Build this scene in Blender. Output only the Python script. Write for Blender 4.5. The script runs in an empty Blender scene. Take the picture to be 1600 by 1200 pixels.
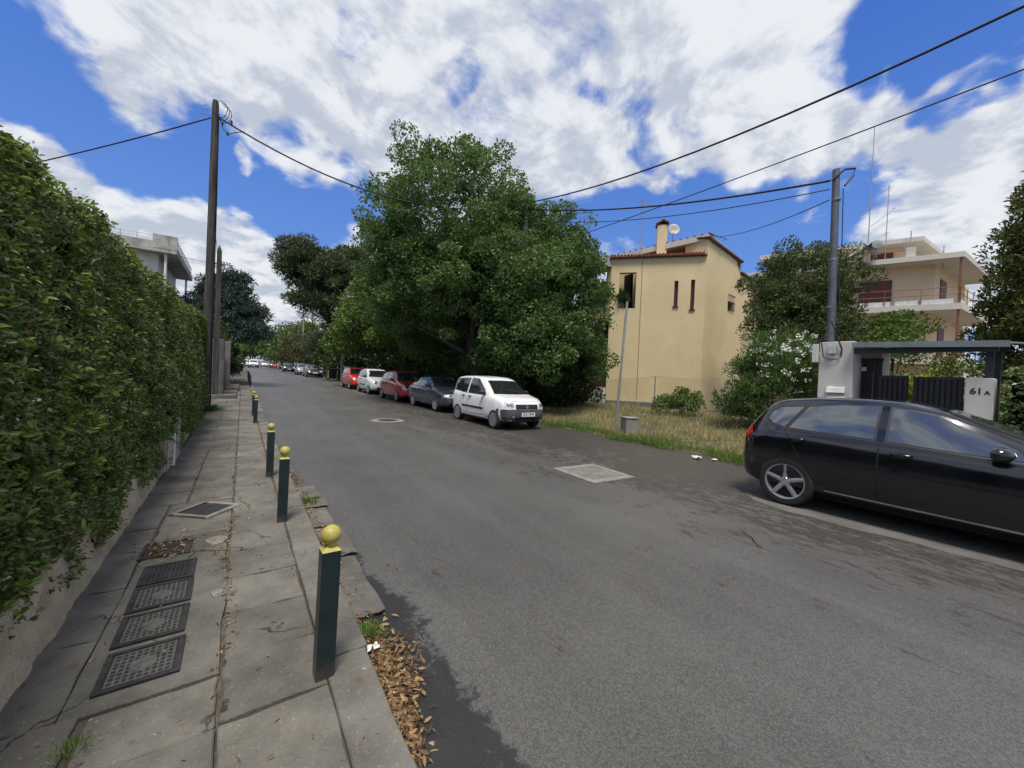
import bpy, bmesh, math, random
import numpy as np
from mathutils import Vector, Matrix
from mathutils.bvhtree import BVHTree

scene = bpy.context.scene
col = scene.collection
R = math.radians

# ---------------------------------------------------------------- camera
YAW, PITCH, ROLL = R(35.1), R(0.8), R(2.5)
_f = Vector((math.sin(YAW)*math.cos(PITCH), math.cos(YAW)*math.cos(PITCH), -math.sin(PITCH)))
_r0 = Vector((math.cos(YAW), -math.sin(YAW), 0)); _u0 = _r0.cross(_f)
_r = _r0*math.cos(ROLL)+_u0*math.sin(ROLL); _u = _u0*math.cos(ROLL)-_r0*math.sin(ROLL)
cam_d = bpy.data.cameras.new('camera'); cam = bpy.data.objects.new('camera', cam_d); col.objects.link(cam)
cam_d.sensor_width = 36; cam_d.lens = 13.5; cam_d.clip_start = .05; cam_d.clip_end = 3000
cam.matrix_world = Matrix(((_r.x,_u.x,-_f.x,0),(_r.y,_u.y,-_f.y,0),(_r.z,_u.z,-_f.z,1.5),(0,0,0,1)))
scene.camera = cam

# ---------------------------------------------------------------- light
SUN_AZ, SUN_EL = R(209), R(67)           # azimuth clockwise from +Y, where the sun stands
SUN_DIR = Vector((math.sin(SUN_AZ)*math.cos(SUN_EL), math.cos(SUN_AZ)*math.cos(SUN_EL), math.sin(SUN_EL)))
sd = bpy.data.lights.new('sun', 'SUN'); sd.energy = 2.4; sd.angle = R(18); sd.color = (1, .94, .83)
so = bpy.data.objects.new('sun', sd); col.objects.link(so)
so.rotation_euler = (-SUN_DIR).to_track_quat('-Z', 'Y').to_euler()
scene.view_settings.view_transform = 'Standard'; scene.view_settings.look = 'None'
scene.view_settings.gamma = 1; scene.view_settings.exposure = .85

class NT:
    """small helper to wire shader nodes"""
    def __init__(s, tree): s.t = tree; s.n = tree.nodes; s.l = tree.links
    def node(s, typ, **kw):
        n = s.n.new(typ)
        for k, v in kw.items(): setattr(n, k, v)
        return n
    def put(s, sock, v):
        if isinstance(v, bpy.types.NodeSocket): s.l.new(v, sock)
        elif v is not None:
            if sock.type == 'RGBA' and len(v) == 3: v = (*v, 1)
            sock.default_value = v
    def math(s, op, a, b=None, c=None, clamp=False):
        n = s.node('ShaderNodeMath', operation=op); n.use_clamp = clamp
        s.put(n.inputs[0], a)
        if b is not None: s.put(n.inputs[1], b)
        if c is not None: s.put(n.inputs[2], c)
        return n.outputs[0]
    def vmath(s, op, a, b=None, scale=None):
        n = s.node('ShaderNodeVectorMath', operation=op); s.put(n.inputs[0], a)
        if b is not None: s.put(n.inputs[1], b)
        if scale is not None: s.put(n.inputs['Scale'], scale)
        return n.outputs['Value'] if op in ('DOT_PRODUCT', 'LENGTH') else n.outputs[0]
    def noise(s, vec, scale, detail=4, rough=.55, dist=0., col=False):
        n = s.node('ShaderNodeTexNoise'); s.put(n.inputs['Vector'], vec)
        n.inputs['Scale'].default_value = scale; n.inputs['Detail'].default_value = detail
        n.inputs['Roughness'].default_value = rough; n.inputs['Distortion'].default_value = dist
        return n.outputs['Color' if col else 'Fac']
    def vor(s, vec, scale, feature='F1', out='Distance'):
        n = s.node('ShaderNodeTexVoronoi', feature=feature); s.put(n.inputs['Vector'], vec)
        n.inputs['Scale'].default_value = scale; return n.outputs[out]
    def ramp(s, v, lo, hi, a=0., b=1., smooth=True):
        n = s.node('ShaderNodeMapRange'); n.interpolation_type = 'SMOOTHSTEP' if smooth else 'LINEAR'
        s.put(n.inputs[0], v); s.put(n.inputs[1], lo); s.put(n.inputs[2], hi); s.put(n.inputs[3], a); s.put(n.inputs[4], b)
        return n.outputs[0]
    def mix(s, f, a, b, mode='MIX'):
        n = s.node('ShaderNodeMix', data_type='RGBA', blend_type=mode)
        s.put(n.inputs[0], f); s.put(n.inputs[6], a); s.put(n.inputs[7], b); return n.outputs[2]
    def mapping(s, vec, scale=(1,1,1), rot=(0,0,0), loc=(0,0,0)):
        n = s.node('ShaderNodeMapping'); s.put(n.inputs[0], vec)
        n.inputs['Scale'].default_value = scale; n.inputs['Rotation'].default_value = rot; n.inputs['Location'].default_value = loc
        return n.outputs[0]

# ---------------------------------------------------------------- sky
world = bpy.data.worlds.new('World'); scene.world = world; world.use_nodes = True
W = NT(world.node_tree); W.n.clear()
sky = W.node('ShaderNodeTexSky', sky_type='NISHITA'); sky.sun_disc = False
sky.sun_elevation = SUN_EL; sky.sun_rotation = SUN_AZ; sky.altitude = 200
sky.air_density = 1.0; sky.dust_density = .25; sky.ozone_density = 3.0
D = W.node('ShaderNodeTexCoord').outputs['Generated']
sep = W.node('ShaderNodeSeparateXYZ'); W.l.new(D, sep.inputs[0])
zc = W.math('MAXIMUM', sep.outputs[2], 0.0)
inv = W.math('DIVIDE', 1.0, W.math('ADD', zc, .22))
P = W.vmath('SCALE', D, scale=inv)                       # the cloud deck seen in perspective
P = W.mapping(P, scale=(1, 1, .35), rot=(0, 0, R(-20)))
warp = W.vmath('SCALE', W.vmath('SUBTRACT', W.noise(P, 1.6, 2, .5, col=True), (.5, .5, .5)), scale=.30)
Pw = W.vmath('ADD', P, warp)
big = W.noise(P, 1.1, 2, .5); lump = W.noise(Pw, 3.6, 9, .60)
lump2 = W.noise(W.vmath('ADD', Pw, (-.045, -.055, .01)), 3.6, 6, .60)           # the same deck a little towards the sun: relief
field = W.math('ADD', W.math('MULTIPLY', W.math('SUBTRACT', lump, .5), 4.2), W.math('MULTIPLY', W.math('SUBTRACT', big, .5), 1.0))
field = W.math('ADD', field, .22)
Dn = W.vmath('NORMALIZE', W.vmath('ADD', D, W.vmath('SCALE', W.vmath('SUBTRACT', W.noise(D, 5.0, 3, .6, col=True), (.5, .5, .5)), scale=.30)))
def skydir(az, el): return Vector((math.sin(R(az))*math.cos(R(el)), math.cos(R(az))*math.cos(R(el)), math.sin(R(el))))
def opening(az, el, az2, el2, half):
    """an elongated break (or bank) in the cloud deck between two compass directions (azimuth, elevation in degrees)"""
    a, b = skydir(az, el), skydir(az2, el2); c = (a+b).normalized(); e1 = (b-a); ln = e1.length/2+half*.4; e1.normalize(); e2 = c.cross(e1)
    q1 = W.math('DIVIDE', W.vmath('DOT_PRODUCT', Dn, tuple(e1)), ln); q1 = W.math('SUBTRACT', q1, c.dot(e1)/ln)
    q2 = W.math('DIVIDE', W.vmath('DOT_PRODUCT', Dn, tuple(e2)), half)
    q = W.math('ADD', W.math('MULTIPLY', q1, q1), W.math('MULTIPLY', q2, q2))
    q = W.math('ADD', q, W.ramp(W.vmath('DOT_PRODUCT', Dn, tuple(c)), 0, .4, 9, 0))
    return W.ramp(q, 0, 2.2, 1, 0)
cover = None
for (a, amp) in [((-17.0, 21.5, 12.6, 18.7, .085), -1.5), ((-20.4, 26.0, -17.1, 23.9, .08), -1.2), ((48.1, 21.7, 76.3, 18.3, .085), -1.5), ((78.4, 36.0, 90.3, 28.4, .06), -1.3), ((-19.1, 21.4, -13.9, 21.9, .035), -.6),
                 ((83.4, 25.3, 85.8, 24.9, .04), -1.5), ((46.2, 37.1, 58.6, 30.5, .03), -.7), ((8.6, 37.4, 13.3, 37.5, .03), -.7), ((18.5, 35.7, 25.6, 37.8, .03), -.6), ((70.8, 36.4, 75.5, 33.3, .03), -.5), ((4.6, 26.9, 9.9, 26.2, .03), -.5),
                 ((-14.1, 30.2, 33.2, 36.6, .22), .50), ((42.4, 39.6, 73.6, 28.7, .2), .55), ((-20.3, 15.9, 8.1, 12.4, .07), 1.4), ((-20.2, 11.4, 8.3, 6.6, .09), 1.1), ((80.7, 18.5, 87.5, 18.2, .12), .9), ((39.3, 30.3, 48.6, 27.8, .07), .5), ((-0.6, 23.4, 2.0, 23.9, .02), .9), ((8.0, 15.9, 13.4, 17.2, .025), .9)]:
    o = W.math('MULTIPLY', opening(*a), amp)
    cover = o if cover is None else W.math('ADD', cover, o)
field = W.math('ADD', field, cover)
mask = W.ramp(field, -.45, .55)
relief = W.math('MULTIPLY_ADD', W.math('SUBTRACT', lump, lump2), 4.5, .5)
shade = W.math('ADD', W.math('MULTIPLY', relief, .75), W.math('MULTIPLY', W.math('SUBTRACT', W.noise(P, 1.5, 4, .55), .5), 1.1))
white = W.mix(W.ramp(shade, .05, .75), (2.85, 3.15, 3.75), (4.6, 4.75, 5.0))
blue = W.mix(.88, sky.outputs[0], W.mix(W.ramp(zc, 0.0, .8), (.78, 1.72, 4.3), (.18, .74, 3.1)))
skyc = W.mix(mask, blue, white)
bg = W.node('ShaderNodeBackground'); W.put(bg.inputs[0], skyc); bg.inputs[1].default_value = .1
W.l.new(bg.outputs[0], W.node('ShaderNodeOutputWorld').inputs[0])
world.cycles.sampling_method = 'MANUAL'; world.cycles.sample_map_resolution = 256

# ---------------------------------------------------------------- materials
MAT = {}
def mat(name, colr, rough=.7, metal=0., var=.25, vscale=6., spec=.5, bump=0., bscale=60., coat=0., fn=None, trans=0.):
    if name in MAT: return MAT[name]
    m = bpy.data.materials.new(name); m.use_nodes = True; t = NT(m.node_tree); b = t.n['Principled BSDF']
    oc = t.node('ShaderNodeTexCoord').outputs['Object']
    c = colr
    if var > 0:
        dk = tuple(v*(1-var) for v in colr); lt = tuple(min(1, v*(1+var)) for v in colr)
        c = t.mix(t.ramp(t.noise(oc, vscale, 6, .65), .3, .7), dk, lt)
    if fn: c = fn(t, oc, c, b)
    t.put(b.inputs['Base Color'], c)
    if not b.inputs['Roughness'].is_linked: b.inputs['Roughness'].default_value = rough
    b.inputs['Metallic'].default_value = metal
    b.inputs['Specular IOR Level'].default_value = spec; b.inputs['Coat Weight'].default_value = coat; b.inputs['Coat Roughness'].default_value = .04
    if bump:
        bn = t.node('ShaderNodeBump'); bn.inputs['Strength'].default_value = bump; bn.inputs['Distance'].default_value = .01
        t.put(bn.inputs['Height'], t.noise(oc, bscale, 5, .6)); t.l.new(bn.outputs[0], b.inputs['Normal'])
    MAT[name] = m; return m
def leafmat(name, c1, c2, c3=None, rough=.45, tr=.25, spec=.4):
    """leaf colours vary leaf by leaf through a random attribute"""
    if name in MAT: return MAT[name]
    m = bpy.data.materials.new(name); m.use_nodes = True; t = NT(m.node_tree); b = t.n['Principled BSDF']
    a = t.node('ShaderNodeAttribute', attribute_name='rnd').outputs['Fac']
    c = t.mix(t.ramp(a, 0, .85), c1, c2)
    if c3: c = t.mix(t.ramp(a, .93, .96), c, c3)
    t.put(b.inputs['Base Color'], c); b.inputs['Roughness'].default_value = rough; b.inputs['Specular IOR Level'].default_value = spec
    tl = t.node('ShaderNodeBsdfTranslucent'); t.put(tl.inputs[0], t.mix(.5, c, t.mix(.5, c, (.25, .35, .03))))
    mx = t.node('ShaderNodeMixShader'); mx.inputs[0].default_value = tr
    t.l.new(b.outputs[0], mx.inputs[1]); t.l.new(tl.outputs[0], mx.inputs[2]); t.l.new(mx.outputs[0], t.n['Material Output'].inputs[0])
    MAT[name] = m; return m

# ---------------------------------------------------------------- mesh helpers
class MB:
    def __init__(s): s.v = []; s.f = []; s.m = []; s.cur = 0
    def add(s, vs, fs):
        o = len(s.v); s.v += [tuple(p) for p in vs]; s.f += [tuple(i+o for i in f) for f in fs]; s.m += [s.cur]*len(fs); return s
    def box(s, a, b, rz=0, about=None):
        x0, y0, z0 = a; x1, y1, z1 = b
        vs = [(x0,y0,z0),(x1,y0,z0),(x1,y1,z0),(x0,y1,z0),(x0,y0,z1),(x1,y0,z1),(x1,y1,z1),(x0,y1,z1)]
        if rz:
            cx, cy = about or ((x0+x1)/2, (y0+y1)/2); c, n = math.cos(rz), math.sin(rz)
            vs = [(cx+(x-cx)*c-(y-cy)*n, cy+(x-cx)*n+(y-cy)*c, z) for x, y, z in vs]
        return s.add(vs, [(0,3,2,1),(4,5,6,7),(0,1,5,4),(1,2,6,5),(2,3,7,6),(3,0,4,7)])
    def prism(s, poly, z0, z1):
        n = len(poly); z0 = z0 if hasattr(z0, '__len__') else [z0]*n; z1 = z1 if hasattr(z1, '__len__') else [z1]*n
        vs = [(x, y, z) for (x, y), z in zip(poly, z0)]+[(x, y, z) for (x, y), z in zip(poly, z1)]
        return s.add(vs, [tuple(range(n))[::-1], tuple(range(n, 2*n))]+[(i, (i+1) % n, n+(i+1) % n, n+i) for i in range(n)])
    def tube(s, path, rad, n=8, cap=True):
        path = [Vector(p) for p in path]; k = len(path); rad = rad if hasattr(rad, '__len__') else [rad]*k
        vs = []; up = Vector((0, 0, 1))
        for i, p in enumerate(path):
            d = (path[min(i+1, k-1)]-path[max(i-1, 0)]).normalized()
            a = d.cross(up if abs(d.z) < .95 else Vector((1, 0, 0))).normalized(); b = d.cross(a)
            vs += [p+(a*math.cos(2*math.pi*j/n)+b*math.sin(2*math.pi*j/n))*rad[i] for j in range(n)]
        fs = [(i*n+j, i*n+(j+1) % n, (i+1)*n+(j+1) % n, (i+1)*n+j) for i in range(k-1) for j in range(n)]
        if cap: fs += [tuple(range(n)), tuple(range((k-1)*n, k*n))[::-1]]
        return s.add(vs, fs)
    def lathe(s, prof, n=16, c=(0, 0, 0), axis='z', cap=True):
        vs = []
        for r, z in prof:
            for j in range(n):
                a = 2*math.pi*j/n; p = (r*math.cos(a), r*math.sin(a), z)
                if axis == 'y': p = (p[0], p[2], p[1])
                if axis == 'x': p = (p[2], p[0], p[1])
                vs.append((p[0]+c[0], p[1]+c[1], p[2]+c[2]))
        k = len(prof)
        fs = [(i*n+j, i*n+(j+1) % n, (i+1)*n+(j+1) % n, (i+1)*n+j) for i in range(k-1) for j in range(n)]
        if cap and prof[0][0] > 1e-4: fs.append(tuple(range(n))[::-1])
        if cap and prof[-1][0] > 1e-4: fs.append(tuple(range((k-1)*n, k*n)))
        return s.add(vs, fs)
    def quad(s, a, b, c, d): return s.add([a, b, c, d], [(0, 1, 2, 3)])
    def grid(s, rows):
        n = len(rows[0]); o = len(s.v); s.v += [tuple(p) for r in rows for p in r]
        for i in range(len(rows)-1):
            for j in range(n-1): s.f.append((o+i*n+j, o+i*n+j+1, o+(i+1)*n+j+1, o+(i+1)*n+j)); s.m.append(s.cur)
        return s
    def build(s, name, mats, parent=None, smooth=False, angle=None, recalc=True):
        me = bpy.data.meshes.new(name); me.from_pydata(s.v, [], s.f)
        if not isinstance(mats, (list, tuple)): mats = [mats]
        for m in mats: me.materials.append(MAT[m] if isinstance(m, str) else m)
        if len(mats) > 1: me.polygons.foreach_set('material_index', s.m)
        if recalc:
            bm = bmesh.new(); bm.from_mesh(me); bmesh.ops.remove_doubles(bm, verts=bm.verts, dist=1e-5)
            bmesh.ops.recalc_face_normals(bm, faces=bm.faces); bm.to_mesh(me); bm.free()
        if smooth:
            me.shade_smooth()
            if angle: me.set_sharp_from_angle(angle=R(angle))
        me.update(); return link(name, me, parent)
def link(name, me, parent=None):
    o = bpy.data.objects.new(name, me); col.objects.link(o)
    if parent is not None: o.parent = parent
    return o
def tag(o, label, cat, group=None):
    o['label'] = label; o['category'] = cat
    if group: o['group'] = group
    return o
def struct(o, kind='structure'): o['kind'] = kind; return o
def thing(name, label, cat, loc=(0, 0, 0), rz=0, group=None):
    o = bpy.data.objects.new(name, None); col.objects.link(o); o.empty_display_size = .2
    o.location = loc; o.rotation_euler = (0, 0, rz); return tag(o, label, cat, group)
def bevel(o, w=.01, seg=2, ang=40):
    m = o.modifiers.new('bevel', 'BEVEL'); m.width = w; m.segments = seg; m.limit_method = 'ANGLE'; m.angle_limit = R(ang); return o
def copy_tree(o, parent=None):
    c = o.copy(); col.objects.link(c)
    if parent is not None: c.parent = parent
    for ch in list(o.children): copy_tree(ch, c)
    return c
def terr(Y): return .017*max(0., Y-10)
def lotz(X, Y):
    t = min(1, max(0, (X-8.2)/6.5)); return terr(Y)+min(.02, -.012+.07*max(0, X-7.9-.045*max(0, Y-3)))+.33*t*t*(3-2*t)
def sm(t): t = min(1, max(0, t)); return t*t*(3-2*t)

rng = np.random.default_rng(7); random.seed(7)
def leaf_mesh(name, pos, dirn, size, mat_, parent=None, width=.45, fold=.18, near=False, droop=0., kind=None):
    """one mesh of many folded leaves: pos (N,3) base, dirn (N,3) growth direction, size (N,)"""
    N = len(pos); pos = np.asarray(pos, float); d = np.asarray(dirn, float); d[:, 2] -= droop
    d /= np.linalg.norm(d, axis=1)[:, None]+1e-9; size = np.broadcast_to(np.asarray(size, float), (N,))[:, None]
    rv = rng.normal(size=(N, 3)); s = np.cross(d, rv); s /= np.linalg.norm(s, axis=1)[:, None]+1e-9; n = np.cross(s, d)
    flip = np.where(n[:, 2:3] < 0, -1, 1); n = n*flip
    w = size*width*.5; f = size*fold
    tip = pos+d*size-n*f*.5
    if near:
        l1 = pos+d*size*.3+s*w*.92+n*f*.6; l2 = pos+d*size*.68+s*w*.8+n*f*.4
        r1 = pos+d*size*.3-s*w*.92+n*f*.6; r2 = pos+d*size*.68-s*w*.8+n*f*.4
        V = np.stack([pos, l1, l2, tip, r2, r1], 1).reshape(-1, 3); k = 6
        F = np.arange(N)[:, None, None]*6+np.array([[0, 1, 2, 3], [0, 3, 4, 5]])[None]; nf = 2
    else:
        l = pos+d*size*.45+s*w+n*f; r_ = pos+d*size*.45-s*w+n*f
        V = np.stack([pos, l, tip, r_], 1).reshape(-1, 3); k = 4
        F = np.arange(N)[:, None, None]*4+np.array([[0, 1, 2], [0, 2, 3]])[None]; nf = 2
    F = F.reshape(-1, F.shape[-1]); q = F.shape[1]
    me = bpy.data.meshes.new(name); me.vertices.add(len(V)); me.vertices.foreach_set('co', V.ravel())
    me.loops.add(F.size); me.loops.foreach_set('vertex_index', F.ravel().astype(np.int32))
    me.polygons.add(len(F)); me.polygons.foreach_set('loop_start', np.arange(0, F.size, q).astype(np.int32))
    me.polygons.foreach_set('loop_total', np.full(len(F), q, np.int32))
    at = me.attributes.new('rnd', 'FLOAT', 'FACE'); at.data.foreach_set('value', np.repeat(rng.random(N), nf).astype(np.float32))
    me.materials.append(MAT[mat_]); me.update(calc_edges=True); me.validate()
    o = link(name, me, parent)
    if kind: o['kind'] = kind
    return o
def unit(v): return v/(np.linalg.norm(v, axis=-1, keepdims=True)+1e-9)
def clump_leaves(centers, radii, n_per, squash=.75, up=.35, shell=.55):
    """leaf bases and directions through a set of clumps (denser towards each clump's skin)"""
    C = np.repeat(centers, n_per, 0); Rr = np.repeat(radii, n_per)[:, None]; N = len(C)
    d = unit(rng.normal(size=(N, 3))); rad = (shell+(1-shell)*rng.random((N, 1))**.6)*np.where(rng.random((N, 1)) < .08, 1.18, 1.)
    off = d*Rr*rad; off[:, 2] *= squash
    dr = unit(d*.7+rng.normal(size=(N, 3))*.6+np.array([0, 0, up])); return C+off, dr
# ================================================================ setting
def asphalt(t, oc, c, b):
    sp = t.node('ShaderNodeSeparateXYZ'); t.l.new(oc, sp.inputs[0]); X, Y = sp.outputs[0], sp.outputs[1]
    speck = t.vor(oc, 150, out='Color'); g = t.node('ShaderNodeRGBToBW'); t.l.new(speck, g.inputs[0])
    base = t.mix(t.ramp(t.noise(oc, .55, 5, .6), .3, .7), (.056, .054, .050), (.085, .083, .077))
    lane = t.noise(t.mapping(oc, (1.6, .08, 1)), 1.0, 4, .6)
    base = t.mix(t.ramp(lane, .42, .68, 0, .35), base, (.13, .127, .12))
    base = t.mix(t.ramp(g.outputs[0], .15, .9, 0, 1), t.mix(.30, base, (.022, .022, .022)), t.mix(.14, base, (.34, .33, .31)))
    base = t.mix(t.ramp(t.noise(oc, 6, 8, .78), .64, .72, 0, .6), base, (.03, .03, .031))
    base = t.mix(t.ramp(t.noise(t.mapping(oc, (1, .5, 1), loc=(2, 9, 0)), .9, 7, .7), .56, .66, 0, .38), base, (.048, .047, .044))
    # brown road dirt gathered in the parking strip, streaked along the road
    nz = t.noise(t.mapping(oc, (1.3, .45, 1), rot=(0, 0, R(-4))), 1.3, 9, .74)
    edge = t.math('ADD', t.ramp(X, 3.2, 6.4, -.27, .23, smooth=False), t.math('MULTIPLY', t.math('SUBTRACT', nz, .5), 1.1))
    edge = t.math('ADD', edge, t.ramp(Y, 12, 26, 0, -.2))
    flak = t.noise(t.mapping(oc, (2.2, .8, 1)), 5.0, 8, .78)
    dirt = t.ramp(t.math('ADD', edge, t.math('MULTIPLY', t.math('SUBTRACT', flak, .5), 1.9)), -.05, .06, 0, .9)
    base = t.mix(dirt, base, t.mix(t.ramp(t.noise(oc, 22, 5, .7), .35, .7), (.030, .025, .020), (.064, .054, .045)))
    dusty = t.ramp(t.math('ADD', t.ramp(X, 4.4, 6.0, -.2, .12), t.math('SUBTRACT', t.noise(t.mapping(oc, (1.5, .6, 1), loc=(5, 3, 0)), 2.4, 8, .7), .5)), .02, .16, 0, .5)
    base = t.mix(t.math('MULTIPLY', dusty, t.math('SUBTRACT', 1.0, dirt)), base, (.15, .145, .135))
    # wet, dark gutter on the near kerb
    wn = t.noise(t.mapping(oc, (1, .6, 1)), 3.2, 9, .7); wn2 = t.noise(oc, 16, 6, .7)
    wet = t.math('ADD', t.ramp(X, .62, 1.12, .42, -.36, smooth=False), t.math('MULTIPLY', t.math('SUBTRACT', wn, .5), 1.0))
    wet = t.math('ADD', wet, t.math('MULTIPLY', t.math('SUBTRACT', wn2, .5), .5)); wet = t.math('ADD', wet, t.ramp(Y, 1.9, 4.6, .08, -.42))
    wet = t.ramp(wet, -.03, .09)
    base = t.mix(t.math('MULTIPLY', wet, .85), base, (.017, .017, .018))
    t.put(b.inputs['Roughness'], t.ramp(wet, 0, 1, .52, .28)); return base
mat('asphalt', (.1, .1, .1), rough=.86, var=0, bump=.45, bscale=240, spec=.5, fn=asphalt)
def soilfn(t, oc, c, b):
    return t.mix(t.ramp(t.noise(oc, 1.3, 6, .65), .35, .65), (.075, .058, .036), (.16, .13, .08))
mat('soil', (.1, .08, .05), rough=.95, var=0, bump=.8, bscale=30, fn=soilfn)
def farground(t, oc, c, b):
    return t.mix(t.ramp(t.noise(oc, .25, 6, .65), .35, .65), (.045, .05, .022), (.11, .095, .055))
mat('ground', (.1, .08, .05), rough=.95, var=0, bump=.5, bscale=8, fn=farground)
def conc(t, oc, c, b, a=(.095, .090, .079), d=(.190, .182, .163)):
    gc = t.node('ShaderNodeNewGeometry').outputs['Position']
    c = t.mix(t.ramp(t.noise(gc, 2.1, 7, .68), .3, .72), a, d)
    c = t.mix(t.ramp(t.noise(gc, 1.1, 7, .7), .50, .68, 0, .55), c, (.085, .08, .068))
    wob = t.vmath('ADD', gc, t.vmath('SCALE', t.noise(gc, 3.5, 5, col=True), scale=.35)); ck = t.vor(wob, 1.15, feature='DISTANCE_TO_EDGE')
    c = t.mix(t.math('MULTIPLY', t.ramp(ck, .004, .012, 1, 0), t.ramp(t.noise(gc, 1.3, 3), .50, .58, 0, .9)), c, (.03, .027, .022))
    c = t.mix(t.ramp(t.noise(gc, 42, 5, .75), .58, .72, 0, .65), c, (.07, .068, .06))
    c = t.mix(t.ramp(t.noise(gc, 75, 3, .7), .62, .7, 0, .6), c, (.33, .32, .29))
    c = t.mix(t.ramp(t.noise(t.mapping(gc, (1, 1, 1), loc=(3, 7, 0)), 3.6, 6, .7), .66, .72, 0, .35), c, (.17, .135, .075))
    ob = t.node('ShaderNodeObjectInfo').outputs['Random']
    return t.mix(1, c, t.mix(ob, (.8, .8, .8), (1.12, 1.1, 1.07)), 'MULTIPLY')
mat('slab_concrete', (.2, .2, .2), rough=.93, var=0, bump=.6, bscale=90, spec=.25, fn=conc)
mat('joint_dirt', (.085, .072, .052), rough=1, var=.5, vscale=8, bump=.6, bscale=60)
def kerbfn(t, oc, c, b):
    c = conc(t, oc, c, b, (.095, .09, .08), (.20, .192, .172))
    gc = t.node('ShaderNodeNewGeometry').outputs['Position']
    c = t.mix(t.ramp(t.noise(gc, 11, 5, .7), .66, .70, 0, .75), c, (.30, .24, .05))
    return t.mix(t.ramp(t.noise(gc, 17, 5, .7), .68, .72, 0, .8), c, (.42, .41, .38))
mat('kerb_stone', (.2, .2, .2), rough=.92, var=0, bump=.7, bscale=70, spec=.25, fn=kerbfn)
mat('concrete_patch', (.155, .149, .134), rough=.92, var=.28, vscale=5, bump=.5, bscale=80)
mat('concrete_rim', (.205, .196, .17), rough=.92, var=.25, vscale=7, bump=.5, bscale=80)
mat('iron', (.032, .031, .031), rough=.6, metal=.3, var=.45, vscale=9, bump=.3, bscale=90)
mat('iron_worn', (.082, .08, .075), rough=.7, metal=.1, var=.35, vscale=30)
mat('iron_rust', (.05, .035, .03), rough=.75, metal=.2, var=.4, vscale=12, bump=.3)
mat('road_dust', (.105, .101, .093), rough=.93, var=.22, vscale=2.5, bump=.4, bscale=150)
mat('puddle', (.012, .011, .010), rough=.05, var=0, spec=.6)

def sheet(name, xs, ys, zf, m, edge=None):
    b = MB(); rows = []
    for y in ys: rows.append([((x if edge is None else edge(i, x, y)), y, zf(x, y)) for i, x in enumerate(xs)])
    return b.grid(rows).build(name, m, smooth=True)
ys_far = [-60, -30, -12, -6, 0, 5, 10]+[10+2.5*i for i in range(1, 30)]+[90, 110, 140, 180, 240, 400, 700]
g = struct(sheet('ground', [-500, -200, -60, -20, -5, 0, 5, 12, 25, 60, 200, 500], ys_far, lambda x, y: terr(y)-.07-(.4 if y < -20 else 0), 'ground'))
road = struct(sheet('road', [.50, 1, 2, 3, 4, 5, 6, 7, 8, 9.6], [-14+.5*i for i in range(0, 60)]+[16+2*i for i in range(60)]+[150, 180, 240], lambda x, y: terr(y), 'asphalt'))
lot = struct(sheet('vacant_lot', [8.05, 8.5, 9.2, 10, 11, 12, 13, 14, 15, 17, 20, 26, 34, 46], [3.0+.35*i for i in range(40)]+[18, 20, 24, 30, 40], lotz, 'soil',
      lambda i, x, y: x+(.14*math.sin(y*1.7)+.1*math.sin(y*4.3+1)+.05*(y-3)*min(1, (y-3)/3)*.8 if i == 0 else 0)))
garden = struct(sheet('garden_ground', [9.62, 12, 16, 24, 46], [-20, -10, -4, 0, 2.98], lambda x, y: .05, 'soil'))
# light dusty apron under and along the parked black car
ap = MB(); pts = []
for i in range(40):
    y = 2.75-i*.22; pts.append((5.61+.04*math.sin(y*3.1)+.03*math.sin(y*9)+(.55*(1-sm((2.75-y)/.5))), y))
ap.grid([[(x, y, .004), (6.6, y, .004), (8.0, y, .004)] for x, y in pts]).build('dusty_apron', 'road_dust', smooth=True)
struct(bpy.data.objects['dusty_apron'])
# walkway in front of the gate
wk = struct(MB().box((7.98, -12, -.02), (9.5, 3.0, .075)).build('gate_pavement', 'slab_concrete')); bevel(wk, .015)

# ---- pavement of the near side: base, slabs, kerb stones
XW, XK, XE = -.80, .36, .56
base = struct(sheet('pavement', [-1.3, -.5, 0, .5], [-8+.5*i for i in range(0, 56)]+[20+2*i for i in range(40)], lambda x, y: terr(y)+.072, 'joint_dirt'))
def slab(y0, y1, x0, x1, dz=0., mt='slab_concrete', jit=.016, nm='slab', par=None, top=.092):
    j = lambda: random.uniform(-jit, jit)
    za = terr((y0+y1)/2); poly = []
    n = 4
    for i in range(n+1): poly.append((x0+(x1-x0)*i/n, y0+j()*.7+.004))
    for i in range(1, n): poly.append((x1+j()*.5-.003, y0+(y1-y0)*i/n))
    for i in range(n+1): poly.append((x1+(x0-x1)*i/n, y1+j()*.7-.004))
    for i in range(1, n): poly.append((x0+j()*.5+.003, y1+(y0-y1)*i/n))
    tl = random.uniform(-.004, .004); tx = random.uniform(-.003, .003)
    zt = [terr(p[1])+top+dz+tl*(p[1]-y0)/(y1-y0)+tx*(p[0]-x0)/(x1-x0) for p in poly]
    o = MB().prism(poly, [terr(p[1])+.03 for p in poly], zt).build(nm, mt, par or base); bevel(o, .006, 1); return o
ys = [-3.0, -2.4, -1.75, -1.1, -.5, .05, .5, .95, 1.40, 1.85, 2.25, 2.67, 3.11, 3.56, 4.05, 4.5]
for a, b_ in zip(ys, ys[1:]): slab(a, b_, -.042, XK-.004, random.uniform(-.003, .003))
ys = [-3, -2.1, -1.2, -.4, .35, 1.05, 1.5, 1.85, 2.16]
for a, b_ in zip(ys, ys[1:]): slab(a, b_, -.46 if a > .9 else XW, -.05, random.uniform(-.003, .003))
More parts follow.
